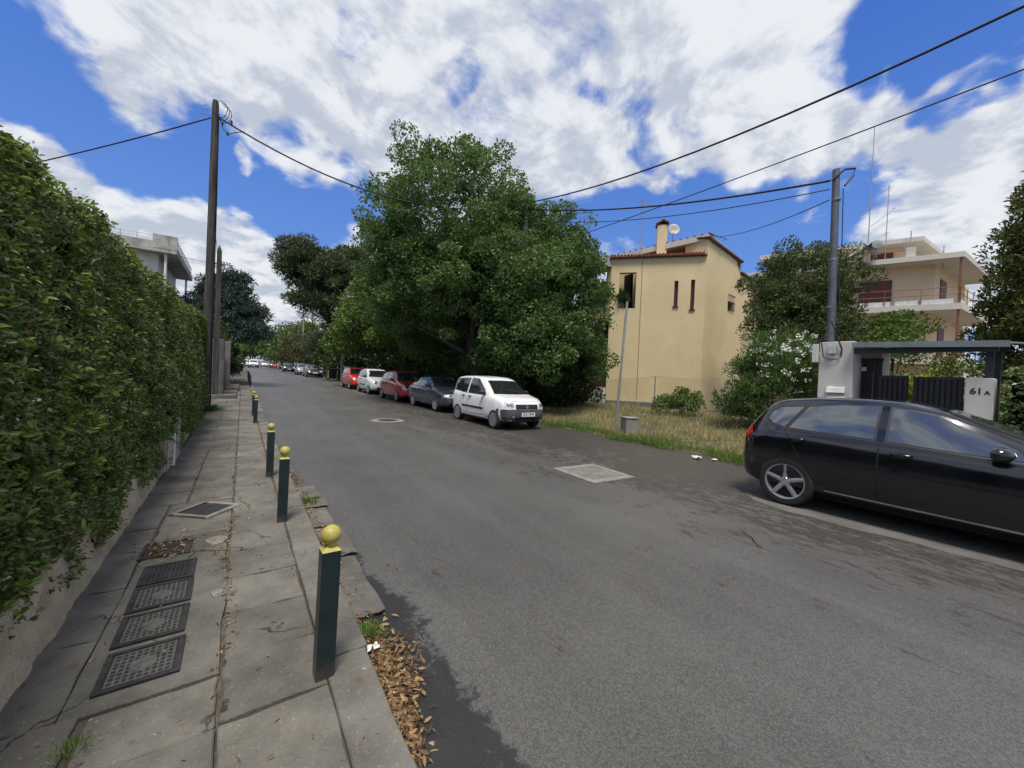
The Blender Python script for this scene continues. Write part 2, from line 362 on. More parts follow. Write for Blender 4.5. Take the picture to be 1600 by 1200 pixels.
for a, b_ in zip([.9, 1.35, 1.8, 2.2, 2.75, 3.3, 3.9, 4.4], [1.35, 1.8, 2.2, 2.75, 3.3, 3.9, 4.4, 5.1]): slab(a, b_, XW+.02, -.56 if a > 1.8 else -.49, random.uniform(-.004, .002))
slab(4.08, 4.40, -.54, -.045); slab(4.4, 5.05, -.545, -.045, -.006); slab(4.5, 5.05, -.035, XK-.012)
ys = [5.05, 5.55, 5.95, 6.4, 6.75, 7.3, 8.1, 9.3, 9.9, 10.6, 11.4, 12.3, 13.3, 14.2, 15.2, 16.4, 17.6, 19, 20.5, 22, 24]
for i, (a, b_) in enumerate(zip(ys, ys[1:])):
    if a < 7.2 or i % 2: slab(a, b_, -.42, -.045, random.uniform(-.004, .004)); slab(a, b_, XW, -.43, random.uniform(-.006, .002))
    else: slab(a, b_, XW, -.045, random.uniform(-.004, .004))
    slab(a, b_, -.035, XK-.012, random.uniform(-.004, .004))
struct(sheet('far_pavement', [-1.3, -.5, 0, .355], [24.0+2*i for i in range(38)], lambda x, y: terr(y)+.092, 'slab_concrete'))
# rough mortar round the meter covers
mt_ = MB().prism([(-.555, 2.17), (-.05, 2.17), (-.06, 2.6), (-.03, 3.0), (-.07, 3.5), (-.05, 4.07), (-.55, 4.07)], .03, .088).build('mortar_patch', 'kerb_stone', base)
for (x, y, rx, ry) in [(-.13, 3.86, .07, .09), (-.09, 2.95, .03, .05)]:
    MB().prism([(x+rx*math.cos(a)*(1+.2*math.sin(3*a)), y+ry*math.sin(a)) for a in [i*math.pi/6 for i in range(12)]], .08, .096).build('mortar_patch', 'concrete_rim', base)
y = -8.
while y < 40:
    ln = 1.0 if y < 16 else 2.0
    if not (6.0 < y < 6.5): slab(y, y+ln, XK, XE+random.uniform(-.01, .008), random.uniform(-.004, .006), 'kerb_stone', .008, 'kerb_stone', base, .098)
    y += ln
# narrow gutter flags at the foot of the kerb
gut = struct(sheet('gutter', [XE-.02, .74], [-8+.5*i for i in range(60)], lambda x, y: terr(y)+.006+(.012 if x < .6 else 0), 'asphalt'))
for (a, b_) in [(2.35, 3.2), (3.25, 3.9), (3.95, 4.5), (4.55, 4.85), (4.9, 5.4)]:
    slab(a, b_, .585, .80+random.uniform(-.03, .02), -.075, 'kerb_stone', .02, 'gutter_flag', gut, .105)
pts = []
for i in range(40):
    a = 2*math.pi*i/40; r_ = 1+.13*math.sin(3*a+1)+.09*math.sin(7*a)+.05*math.sin(13*a+2); pts.append((max(.565, .665+.125*r_*math.cos(a)), .95+.52*r_*math.sin(a)))
pd = struct(MB().prism(pts, .010, .0235).build('puddle', 'puddle'))

# ---- covers
def cover(x0, x1, y0, y1, label, style, z=.094):
    cx, cy = (x0+x1)/2, (y0+y1)/2; w, h = (x1-x0)/2, (y1-y0)/2
    t = thing('meter_cover', label, 'manhole cover', (cx, cy, z), R(random.uniform(-1.5, 1.5)), 'meter covers set in the pavement')
    MB().box((-w, -h, -.03), (w, h, .0)).build('lid', 'iron' if style != 2 else 'iron_rust', t)
    fr = MB()
    for a, b_ in [((-w, -h), (w, -h+.022)), ((-w, h-.022), (w, h)), ((-w, -h+.022), (-w+.022, h-.022)), ((w-.022, -h+.022), (w, h-.022))]: fr.box((*a, -.002), (*b_, .006))
    fr.build('frame', 'iron', t)
    nx, ny = 9, 8; gx, gy = (2*w-.07)/nx, (2*h-.07)/ny; rb = MB()
    for i in range(nx+1):
        x = -w+.035+i*gx
        rb.box((x-.004, -h+.03, 0), (x+.004, h-.03, .0045))
    for j in range(ny+1):
        y = -h+.035+j*gy; rb.box((-w+.03, y-.004, 0), (w-.03, y+.004, .004))
    rb.build('tread_ribs', 'iron_worn' if style == 1 else ('iron' if style == 0 else 'iron_rust'), t)
    if style == 1:
        MB().lathe([(.0, .0052), (.045, .0052), (.05, .002)], 14).build('badge', 'iron_worn', t)
cover(-.485, -.20, 2.27, 2.56, 'square iron meter cover with pale worn grid, next to the weed tuft', 1)
cover(-.495, -.215, 2.61, 2.90, 'square iron meter cover in the row, one from the weed-tuft end', 1)
cover(-.505, -.22, 2.94, 3.24, 'square iron meter cover in the middle of the row of five', 1)
cover(-.51, -.23, 3.27, 3.56, 'dark square iron meter cover beside the rusty one', 0)
cover(-.575, -.285, 3.70, 4.0, 'rust brown square meter cover strewn with dry leaves', 2)
dm = thing('valve_cover', 'dark steel diamond set cover in a pale mortar rim on pavement', 'manhole cover', (-.25, 4.73, .098), R(50))
MB().box((-.155, -.155, -.03), (.155, .155, .004)).build('lid', 'iron', dm)
rm = MB()
for a, b_ in [((-.2, -.2), (.2, -.157)), ((-.2, .157), (.2, .2)), ((-.2, -.157), (-.157, .157)), ((.157, -.157), (.2, .157))]: rm.box((*a, -.03), (*b_, .008))
bevel(rm.build('rim', 'concrete_rim', dm), .006, 1)
# concrete access patch in the road
rc = thing('road_hatch', 'rectangular concrete hatch with pale rim set in the asphalt', 'manhole cover', (4.78, 4.37, .004), R(-3))
MB().prism([(-.36, -.36), (.36, -.38), (.37, .37), (-.37, .36)], -.01, .006).build('lid', 'concrete_patch', rc)
rm = MB(); o_ = [(-.47, -.5), (.44, -.5), (.47, .5), (-.46, .49)]; i_ = [(-.34, -.36), (.345, -.375), (.355, .365), (-.35, .355)]
for k in range(4): rm.prism([o_[k], o_[(k+1) % 4], i_[(k+1) % 4], i_[k]], -.01, .010)
rm.build('rim', 'concrete_rim', rc)
rr = thing('manhole_cover', 'round iron manhole cover with pale concrete collar in the road', 'manhole cover', (3.72, 11.9, terr(11.9)+.004))
MB().lathe([(.30, 0), (.30, .012), (.46, .012), (.50, .0)], 28).build('collar', 'concrete_rim', rr)
MB().lathe([(0, .008), (.27, .008), (.30, .004)], 28).build('lid', 'iron', rr)
# ================================================================ cars
mat('glass_dark', (.014, .016, .018), rough=.03, var=0, spec=.8, coat=.6)
mat('glass_sky', (.17, .19, .20), rough=.03, var=0, spec=.8, metal=.75)
mat('tyre', (.016, .016, .017), rough=.88, var=.2)
mat('black_plastic', (.018, .018, .02), rough=.55, var=.15)
mat('grey_plastic', (.060, .062, .068), rough=.6, var=.12, vscale=4)
mat('seam', (.006, .006, .007), rough=.8, var=0)
mat('alloy', (.5, .5, .51), rough=.32, metal=.75, var=.1)
mat('hubcap', (.27, .275, .28), rough=.38, metal=.5, var=.12)
mat('lamp_glass', (.62, .63, .62), rough=.08, var=.25, vscale=25, coat=.8, metal=.25)
mat('lamp_amber', (.6, .42, .22), rough=.1, var=.2, vscale=25, coat=.8)
mat('lamp_red', (.55, .02, .012), rough=.1, var=.15, vscale=20, coat=.8)
mat('chrome', (.6, .6, .62), rough=.15, metal=1., var=0)
mat('plate_white', (.72, .73, .74), rough=.4, var=0)
mat('plate_blue', (.02, .06, .35), rough=.4, var=0)
mat('ink', (.012, .012, .014), rough=.6, var=0)
mat('interior', (.02, .02, .022), rough=.9, var=0)
def paint(name, c, dust=.12):
    def fn(t, oc, cc, b):
        sp = t.node('ShaderNodeSeparateXYZ'); t.l.new(oc, sp.inputs[0])
        d = t.math('MULTIPLY', t.ramp(t.noise(oc, 3.2, 6, .65), .35, .75), dust)
        lo = t.math('MULTIPLY', t.ramp(t.math('ADD', sp.outputs[2], t.math('MULTIPLY', t.noise(oc, 5, 5), .25)), .65, .25), dust*1.6)
        return t.mix(t.math('ADD', d, lo), c, (.17, .155, .135))
    return mat(name, c, rough=.16 if max(c) < .1 else .28, var=0, spec=.5, coat=.85, fn=fn)
def text_mesh(body, size, name, m, parent, loc, rot, ext=.001, bold=0., align='CENTER'):
    cu = bpy.data.curves.new(name, 'FONT'); cu.body = body; cu.size = size; cu.align_x = align; cu.align_y = 'CENTER'; cu.extrude = ext; cu.offset = bold
    tmp = bpy.data.objects.new(name, cu); col.objects.link(tmp); dg = bpy.context.evaluated_depsgraph_get(); dg.update()
    me = bpy.data.meshes.new_from_object(tmp.evaluated_get(dg)); bpy.data.objects.remove(tmp); me.materials.clear(); me.materials.append(MAT[m])
    o = link(name, me, parent); o.location = loc; o.rotation_euler = rot; return o
def wheel_mesh(r, w, style):
    """(tyre, rim) meshes about the y axis; outer face towards -y"""
    t = MB().lathe([(r*.70, -w*.42), (r*.745, -w*.5), (r*.9, -w*.5), (r*.97, -w*.4), (r, -w*.2), (r, w*.2), (r*.97, w*.4), (r*.9, w*.5), (r*.6, w*.5)], 32, axis='y', cap=False)
    m = MB(); ri = r*.72
    m.cur = 0; m.lathe([(ri, -w*.46), (ri*1.0, -w*.49), (ri*.93, -w*.46), (ri*.9, -w*.1)], 32, axis='y', cap=False)
    m.cur = 1; m.lathe([(ri*.9, -w*.1), (0.0001, -w*.08)], 32, axis='y', cap=False); m.cur = 0
    n = {'five': 5, 'seven': 7, 'cap': 9, 'steel': 8}[style]; hw = {'five': .125, 'seven': .13, 'cap': .15, 'steel': .3}[style]
    m.lathe([(.0, -w*.44), (ri*.2, -w*.44), (ri*.26, -w*.36), (ri*.26, -w*.1)], 16, axis='y', cap=False)
    for k in range(n):
        a = 2*math.pi*k/n+math.pi/2; ca, sa = math.cos(a), math.sin(a)
        def P(rad, tt, yy): return (rad*ca-tt*sa, yy, rad*sa+tt*ca)
        w0, w1 = ri*hw, ri*hw*(.8 if style == 'five' else 1.35)
        vs = [P(ri*.18, -w0, -w*.40), P(ri*.18, w0, -w*.40), P(ri*.95, w1, -w*.46), P(ri*.95, -w1, -w*.46),
              P(ri*.18, -w0, -w*.2), P(ri*.18, w0, -w*.2), P(ri*.95, w1, -w*.25), P(ri*.95, -w1, -w*.25), P(ri*.2, 0, -w*.44), P(ri*.95, 0, -w*.49)]
        m.add(vs, [(0, 8, 9, 3), (8, 1, 2, 9), (0, 3, 7, 4), (1, 5, 6, 2), (3, 9, 2, 6, 7), (4, 7, 6, 5)])
        if style == 'five':
            a2 = a+math.pi/5; m.cur = 1; c2, s2 = math.cos(a2)*ri*.30, math.sin(a2)*ri*.30
            m.lathe([(.011, -w*.40), (.011, -w*.46)], 8, c=(c2, 0, s2), axis='y'); m.cur = 0
    return t, m
def interp(tab, x): 
    xs = [p[0] for p in tab]; ys_ = [p[1] for p in tab]; return float(np.interp(x, xs, ys_))
def sinterp(tab, x):                                     # smoothed table
    return sum(interp(tab, x+d)*w for d, w in ((-.05, .15), (-.025, .2), (0, .3), (.025, .2), (.05, .15)))
def make_car(S, label, loc, group='cars parked along the far kerb', detail=True, rz=-math.pi/2):
    L, wb, ro = S['L'], S['wb'], S['ro']; rw = S['rw']; x_off = ro+wb/2
    root = thing('parked_car', label, 'car', loc, rz, group)
    st = sorted(set([0, .012, .03, .06, .1, .15, .21, .28]+[L-v for v in (0, .012, .03, .06, .1, .15, .21, .28)]+list(np.linspace(.36, L-.36, 40 if detail else 22))))
    rings = []; W_, zb = S['w'], S['zb']
    for x in st:
        zt = sinterp(S['top'], x) if .06 < x < L-.06 else interp(S['top'], x)
        w = interp(S['plan'], x)*W_; bl = min(interp(S['belt'], x), zt-.012); b0 = zb+interp([(0, .16), (.1, .07), (.4, 0), (L-.45, 0), (L-.1, .05), (L, .14)], x)
        b0 = min(b0, bl-.1); g = zt-bl; k = sm((g-.06)/.38); we = w*.955; wr = we*.95*(1-k)+S['wr']*k*min(1, w/W_*1.06)
        dz = min(.075, .55*g); h = bl-b0
        half = [(0, b0), (.70*w, b0), (.90*w, b0+.02), (.965*w, b0+.07*1), (.99*w, b0+.30*h), (w, b0+.52*h), (.998*w, b0+.70*h), (.988*w, b0+.84*h), (.975*w, bl-.03*min(1, h)), (we, bl)]
        for t_ in (.12, .35, .6, .82): half.append((we+(wr-we)*t_+.012*math.sin(math.pi*t_)*k, bl+(g-dz)*t_))
        half += [(wr, zt-dz), (wr-.035, zt-dz*.55), (wr-.11, zt-dz*.25), (wr*.55, zt-.004-.012*k), (0, zt)]
        rings.append([(x-x_off, -y, z) for y, z in half]+[(x-x_off, y, z) for y, z in half[-2:0:-1]])
    n = len(rings[0]); bd = MB()
    o0 = 0; bd.v = [p for r_ in rings for p in r_]
    for i in range(len(rings)-1):
        for j in range(n): bd.f.append((i*n+j, i*n+(j+1) % n, (i+1)*n+(j+1) % n, (i+1)*n+j)); bd.m.append(0)
    bd.f.append(tuple(range(n))); bd.m.append(0); bd.f.append(tuple(range((len(rings)-1)*n, len(rings)*n))[::-1]); bd.m.append(0)
    body = bd.build('body', [S['paint'], 'interior'], root, smooth=True, angle=38)
    bm = bmesh.new(); bm.from_mesh(body.data); tree = BVHTree.FromBMesh(bm); bm.free()
    xf, xr = wb/2, -wb/2
    if detail:
        cut = MB(); R_ = rw+.05
        for x in (xf, xr):
            for s in (-1, 1):
                y0, y1 = sorted((s*(W_-.30), s*(W_+.3)))
                cut.lathe([(.0001, y0), (R_, y0), (R_, y1), (.0001, y1)], 36, c=(x, 0, rw+.01), axis='y')
        co = cut.build('cut', 'interior'); md = body.modifiers.new('b', 'BOOLEAN'); md.object = co; md.operation = 'DIFFERENCE'; md.solver = 'EXACT'
        dg = bpy.context.evaluated_depsgraph_get(); me = bpy.data.meshes.new_from_object(body.evaluated_get(dg)); body.modifiers.clear(); body.data = me
        bpy.data.objects.remove(co)
        me.materials.clear(); me.materials.append(MAT[S['paint']]); me.materials.append(MAT['interior'])
        for p in me.polygons:
            c = p.center; arch = False
            for x in (xf, xr):
                d = math.hypot(c.x-x, c.z-rw-.01)
                if (abs(d-R_) < .03 and abs(p.normal.y) < .3 and abs(c.y) > W_-.32) or (d < R_ and abs(abs(c.y)-(W_-.30)) < .01): arch = True
            p.material_index = 1 if arch else 0
        me.shade_smooth(); me.set_sharp_from_angle(angle=R(38))
    # ---- patches laid on the body by ray casting
    def cast(o_, d_, off):
        h = tree.ray_cast(Vector(o_), Vector(d_))
        if h[0] is None: return None
        nn = h[1] if h[1].dot(Vector(d_)) < 0 else -h[1]
        return h[0]+nn*off
    def patch(name, m, par, rows_uv, mode, off, s=1):
        rows = []
        for row in rows_uv:
            rr_ = []
            for (u, v) in row:
                if mode == 'side': p = cast((u-x_off, s*3, v), (0, -s, 0), off)
                elif mode == 'front': p = cast((5, u, v), (-1, 0, 0), off)
                elif mode == 'rear': p = cast((-5, u, v), (1, 0, 0), off)
                else: p = cast((u-x_off, v, 4), (0, 0, -1), off)
                rr_.append(p)
            rows.append(rr_)
        b_ = MB(); idx = {}
        for i, rr_ in enumerate(rows):
            for j, p in enumerate(rr_):
                if p is not None: idx[(i, j)] = len(b_.v); b_.v.append(tuple(p))
        for i in range(len(rows)-1):
            for j in range(len(rows[0])-1):
                q = [(i, j), (i, j+1), (i+1, j+1), (i+1, j)]
                if all(k_ in idx for k_ in q): b_.f.append(tuple(idx[k_] for k_ in q)); b_.m.append(0)
        if not b_.f: return None
        return b_.build(name, m, par, smooth=True)
    def span(lo, hi, nu=14, nv=5):
        """rows between two polylines (lists of (u, v))"""
        def at(pl, t_):
            k_ = len(pl)-1; i = min(int(t_*k_), k_-1); f_ = t_*k_-i; a, c = pl[i], pl[i+1]; return (a[0]+(c[0]-a[0])*f_, a[1]+(c[1]-a[1])*f_)
        return [[(at(lo, i/nu)[0]*(1-j/nv)+at(hi, i/nu)[0]*j/nv, at(lo, i/nu)[1]*(1-j/nv)+at(hi, i/nu)[1]*j/nv) for i in range(nu+1)] for j in range(nv+1)]
    def line(pts, wd):
        """thin strip along a polyline"""
        out = []
        for i, p in enumerate(pts):
            a, c = pts[max(0, i-1)], pts[min(len(pts)-1, i+1)]; d = math.hypot(c[0]-a[0], c[1]-a[1]) or 1; nx, ny = -(c[1]-a[1])/d*wd/2, (c[0]-a[0])/d*wd/2
            out.append(((p[0]-nx, p[1]-ny), (p[0]+nx, p[1]+ny)))
        return [[a for a, _ in out], [c for _, c in out]]
    def dense(pl, n_=8): return [(pl[i][0]+(pl[i+1][0]-pl[i][0])*k_/n_, pl[i][1]+(pl[i+1][1]-pl[i][1])*k_/n_) for i in range(len(pl)-1) for k_ in range(n_)]+[pl[-1]]
    def grow(lo, hi, e):
        cx = sum(p[0] for p in lo+hi)/len(lo+hi); cz = sum(p[1] for p in lo+hi)/len(lo+hi)
        f = lambda p: (p[0]+(e if p[0] > cx else -e), p[1]+(e if p[1] > cz else -e)); return [f(p) for p in lo], [f(p) for p in hi]
    gl = S.get('glass', 'glass_dark')
    for s in (-1, 1):
        for k_, (lo, hi) in enumerate(S['side_glass']):
            a, c = grow(lo, hi, .022); sr = patch('window_surround', 'black_plastic', root, span(a, c), 'side', .002, s)
            patch('side_window', gl, sr or root, span(lo, hi), 'side', .006, s)
        for k_, (lo, hi) in enumerate(S['doors']):
            d_ = patch('door', S['paint'], root, span(lo, hi, 16, 8), 'side', .0035, s)
            lp = dense(lo+hi[::-1]+[lo[0]], 10); patch('door_seam', 'seam', d_ or root, line(lp, .011), 'side', .0045, s)
            if detail:
                hx, hz = S['handles'][k_]; p = cast((hx-x_off, s*3, hz), (0, -s, 0), .0)
                if p is not None:
                    hb = MB(); y0 = p.y; hb.tube([(p.x-.085, y0+s*.008, p.z), (p.x-.06, y0+s*.032, p.z+.004), (p.x+.06, y0+s*.032, p.z+.002), (p.x+.085, y0+s*.008, p.z)], [.011, .013, .013, .011], 8)
                    hb.build('handle', S.get('handle_mat', S['paint']), d_ or root, smooth=True)
                    cupb = [[(hx+.06*math.cos(a_)*r_, hz+.028*math.sin(a_)*r_-.004) for a_ in [i*math.pi/8 for i in range(17)]] for r_ in (.05, 1)]
                    patch('handle_cup', 'seam', d_ or root, cupb, 'side', .006, s)
        if S.get('moulding'):
            z, x0, x1 = S['moulding']; patch('side_moulding', 'black_plastic', root, span([(x0, z-.035), (x1, z-.05)], [(x0, z+.03), (x1, z+.012)], 16, 2), 'side', .014, s)
        if S.get('sill'): patch('sill_trim', S['sill'], root, line(dense([(ro+rw+.1, zb+.10), (ro+wb-rw-.1, zb+.09)]), .018), 'side', .008, s)
        mx, mz = S['mirror']; p = cast((mx-x_off, s*3, mz), (0, -s, 0), 0)
        if p is not None and detail:
            mb = MB(); c = Vector((p.x, p.y+s*.13, p.z+.05)); prof = []
            for i in range(9):
                f_ = i/8; a_ = math.sin(math.pi*min(1, .12+.88*f_))**.45 if f_ < 1 else .0; prof.append((f_, a_))
            rows = []
            for f_, a_ in prof:
                rows.append([(c.x-.05+.15*f_+.0*a_, c.y+s*(.105*math.cos(t_)*max(a_, .02))-s*.05*f_, c.z+.07*math.sin(t_)*max(a_, .02)-.012*f_) for t_ in [j*2*math.pi/12 for j in range(13)]])
            mb.grid(rows); mb.add(rows[0][:-1], [tuple(range(12))]); m_ = mb.build('mirror', S.get('mirror_mat', S['paint']), root, smooth=True, angle=50)
            MB().tube([(p.x+.02, p.y-s*.02, p.z-.01), (c.x+.02, c.y-s*.05, c.z-.03)], [.035, .028], 8).build('mirror_arm', 'black_plastic', m_, smooth=True)
        if 'lamp_side' in S: 
            pass
    ws = S['windscreen']                                   # (x_cowl, half width, x_top, half width)
    def screen(x0, w0, x1, w1, e=0.):
        return [[(x0+(x1-x0)*j/8+(.06*(1-(abs(i-7)/7)**2)*(1-j/16) if x0 > x1 else -.03*(1-(abs(i-7)/7)**2)), (w0+(w1-w0)*j/8+e)*(i-7)/7) for i in range(15)] for j in range(9)]
    sr = patch('windscreen_surround', 'black_plastic', root, screen(ws[0]+.02, ws[1]+.02, ws[2]-.02, ws[3]+.02), 'top', .002)
    patch('windscreen', gl, sr or root, screen(*ws), 'top', .006)
    rs = S['rear_screen']
    patch('rear_window', gl, root, screen(*rs), 'top', .006)
    # ---- front: lamps, grille, bumper, plate
    for s in (-1, 1):
        h = patch('headlight', S.get('lamp', 'lamp_glass'), root, [[(s*u, v) for u, v in row] for row in span(*S['headlight'], 10, 6)], 'front', .006)
        if h and detail:
            lo, hi = S['headlight']; cx = sum(p[0] for p in lo+hi)/len(lo+hi); cz = sum(p[1] for p in lo+hi)/len(lo+hi)
            for dx, r_ in ((-.045, .042), (.05, .034)):
                patch('bulb', 'chrome', h, [[(s*(cx+dx+r_*q*math.cos(a_)), cz+r_*q*math.sin(a_)) for a_ in [i*math.pi/8 for i in range(17)]] for q in (.02, .6, 1)], 'front', .009)
                patch('bulb_ring', 'grey_plastic', h, [[(s*(cx+dx+r_*q*math.cos(a_)), cz+r_*q*math.sin(a_)) for a_ in [i*math.pi/8 for i in range(17)]] for q in (1.05, 1.3)], 'front', .0085)
        patch('taillight', 'lamp_red', root, span(*S['tail_side'], 8, 8), 'side', .008, s)
        patch('taillight', 'lamp_red', root, [[(s*u, v) for u, v in row] for row in span(*S['tail_rear'], 6, 6)], 'rear', .008)
    if S.get('bumper'):
        z0, z1, m_ = S['bumper']; ww = .97*W_
        patch('bumper', m_, root, [[(ww*(i-12)/12, z0+(z1-z0)*j/6) for i in range(25)] for j in range(7)], 'front', .010)
        for s in (-1, 1): patch('bumper_corner', m_, root, span([(ro+wb+rw+.06, z0+.03), (L-.03, z0+.02)], [(ro+wb+rw+.03, z1-.02), (L-.03, z1)], 12, 5), 'side', .010, s)
    gz0, gz1, gw = S['grille']
    gr = patch('grille', 'black_plastic', root, [[(gw*(i-10)/10, gz0+(gz1-gz0)*j/5) for i in range(21)] for j in range(6)], 'front', .008)
    if gr and detail:
        for k_ in range(1, 4):
            z = gz0+(gz1-gz0)*k_/4; patch('grille_bar', S.get('bar', 'grey_plastic'), gr, [[(gw*.96*(i-10)/10, z+e) for i in range(21)] for e in (-.008, .008)], 'front', .013)
    if 'intake' in S:
        z0, z1, w_ = S['intake']; patch('lower_intake', 'seam', root, [[(w_*(i-10)/10, z0+(z1-z0)*j/3) for i in range(21)] for j in range(4)], 'front', .013)
    if detail:
        ez = S['emblem']; patch('emblem', 'chrome', root, [[(.045*q*math.cos(a_), ez+.045*q*math.sin(a_)) for a_ in [i*math.pi/8 for i in range(17)]] for q in (.02, 1)], 'front', .016)
        patch('emblem_disc', 'plate_blue' if S.get('blue_badge') else 'grey_plastic', root, [[(.034*q*math.cos(a_), ez+.034*q*math.sin(a_)) for a_ in [i*math.pi/8 for i in range(17)]] for q in (.02, 1)], 'front', .018)
    pz = S['plate']; pc = cast((5, 0, pz), (-1, 0, 0), 0)
    if pc is not None:
        px = pc.x+.030
        pl = MB().box((px-.012, -.26, pz-.056), (px, .26, pz+.056)).build('number_plate', 'plate_white', root)
        if detail and S.get('plate_text'):
            MB().box((px-.004, -.26, pz-.055), (px+.001, -.222, pz+.055)).build('plate_band', 'plate_blue', pl)
            text_mesh(S['plate_text'], .105, 'plate_text', 'ink', pl, (px+.0012, .018, pz), (R(90), 0, R(90)), .0006, .0015)
            MB().box((px-.02, -.275, pz-.068), (px-.012, .275, pz+.068)).build('plate_holder', 'black_plastic', pl)
    if detail:
        for s in (-1, 1):                                   # wipers
            a_ = cast((ws[0]-.02-x_off, s*.05+.35, 4), (0, 0, -1), .02); c_ = cast((ws[0]-.14-x_off, s*.05-.25, 4), (0, 0, -1), .022)
            if a_ and c_: MB().tube([a_, (a_+c_)/2+Vector((0, 0, .006)), c_], [.01, .008, .006], 6).build('wiper', 'black_plastic', root)
        hp = S.get('bonnet')
        if hp: patch('bonnet_seam', 'seam', root, line(dense([(hp[0], -hp[1]), (hp[2], -hp[3]), (hp[2]+.03, 0), (hp[2], hp[3]), (hp[0], hp[1])], 12), .008), 'top', .003)
    # ---- wheels
    key = (round(rw, 3), S['wheel']); 
    if key not in WHEELS:
        t_, m_ = wheel_mesh(rw, .19, S['wheel']); to = t_.build('wheel', 'tyre', None, smooth=True, angle=40); mo = m_.build('rim', ['alloy' if S['wheel'] != 'cap' else 'hubcap', 'interior'], None, smooth=True, angle=25)
        WHEELS[key] = (to.data, mo.data); bpy.data.objects.remove(to); bpy.data.objects.remove(mo)
    for x in (xf, xr):
        for s in (-1, 1):
            wo = link('wheel', WHEELS[key][0], root); wo.location = (x, s*(W_-.10), rw); 
            if s > 0: wo.rotation_euler = (0, 0, math.pi)
            link('rim', WHEELS[key][1], wo)
    MB().box((-L*.36, -W_*.72, zb-.05), (L*.36, W_*.72, zb+.06)).build('underbody', 'interior', root)
    if S.get('aerial'): 
        x, = S['aerial']; p = cast((x-x_off, 0, 4), (0, 0, -1), 0); MB().tube([p, p+Vector((-.22, 0, .24))], [.006, .002], 6).build('aerial', 'black_plastic', root)
    if S.get('rails'):
        for s in (-1, 1):
            pts = [cast((x-x_off, s*(S['wr']-.09), 4), (0, 0, -1), .045) for x in np.linspace(*S['rails'], 7)]
            pts = [pts[0]-Vector((.04, 0, .05))]+pts+[pts[-1]+Vector((.04, 0, -.05))]; MB().tube(pts, .014, 6).build('roof_rail', S['paint'], root, smooth=True)
    if S.get('spoiler'):
        x, z = S['spoiler']; MB().grid([[(x-x_off+dx, y, z+dz_-.03*abs(y)) for y in np.linspace(-S['wr']*.95, S['wr']*.95, 9)] for dx, dz_ in ((.22, .0), (.1, .012), (-.02, .0), (-.045, -.03), (0, -.045), (.2, -.03))]).build('roof_spoiler', S['paint'], root, smooth=True)
    return root
WHEELS = {}
paint('paint_black', (.004, .0045, .008), .012); paint('paint_white', (.80, .80, .79), .05); paint('paint_navy', (.022, .028, .045), .14)
paint('paint_dark_red', (.36, .012, .018), .03); paint('paint_red', (.52, .018, .014), .04); paint('paint_silver', (.24, .26, .29), .08); paint('paint_charcoal', (.02, .022, .027), .08)
plan = lambda L, f=.62: [(0, .70), (.03, .80), (.10, .90), (.25, .96), (.6, .99), (L*.4, 1), (L*.7, 1), (L-.6, .985), (L-.3, .94), (L-.13, .86), (L-.05, .76), (L, f)]
# ---- tall square little hatchback (white)
L = 3.54
PANDA = dict(L=L, wb=2.30, ro=.60, rw=.285, w=.79, wr=.585, zb=.21, paint='paint_white', wheel='cap', handle_mat='black_plastic', mirror_mat='black_plastic',
  top=[(0, .62), (.015, .80), (.04, 1.0), (.10, 1.28), (.17, 1.45), (.28, 1.51), (.7, 1.545), (1.3, 1.55), (1.75, 1.53), (2.0, 1.475), (2.12, 1.41), (2.78, 1.01), (2.95, .975), (3.2, .925), (3.38, .865), (3.46, .80), (3.505, .66), (3.53, .55), (3.54, .5)],
  belt=[(0, .6), (.06, .95), (.4, .98), (1.8, .945), (2.6, .92), (2.9, .9), (3.2, .83), (3.45, .66), (3.54, .46)], plan=plan(L, .62),
  side_glass=[([(.24, 1.06), (.75, 1.02), (1.18, 1.0)], [(.30, 1.40), (.75, 1.435), (1.18, 1.44)]), ([(1.30, 1.0), (1.85, .985), (2.36, .985)], [(1.30, 1.44), (1.75, 1.425), (2.22, 1.13)])],
  doors=[([(.86, .42), (1.0, .34), (1.24, .34)], [(.80, .985), (1.0, .975), (1.24, .965)]), ([(1.245, .34), (1.9, .34), (2.34, .36)], [(1.245, .965), (1.9, .955), (2.42, .945)])], handles=[(1.02, .88), (1.46, .87)],
  moulding=(.56, 1.0-.05, 2.32), mirror=(2.30, 1.0), windscreen=(2.74, .66, 2.10, .50), rear_screen=(.06, .55, .15, .50),
  headlight=([(.42, .60), (.55, .615), (.69, .66)], [(.44, .80), (.56, .815), (.68, .80)]), grille=(.61, .745, .40), bumper=(.26, .60, 'grey_plastic'), intake=(.30, .36, .40), plate=.46, plate_text='IZX·3994', emblem=.68,
  tail_side=([(.02, .92), (.13, .92)], [(.05, 1.36), (.16, 1.40)]), tail_rear=([(.58, .9), (.68, .9)], [(.52, 1.3), (.58, 1.3)]), bonnet=(2.75, .62, 3.40, .50), bar='black_plastic')
p = make_car(PANDA, 'white boxy hatchback with unpainted grey bumper and black side strip', (6.05+.79, 10.67, terr(10.67)+.0))
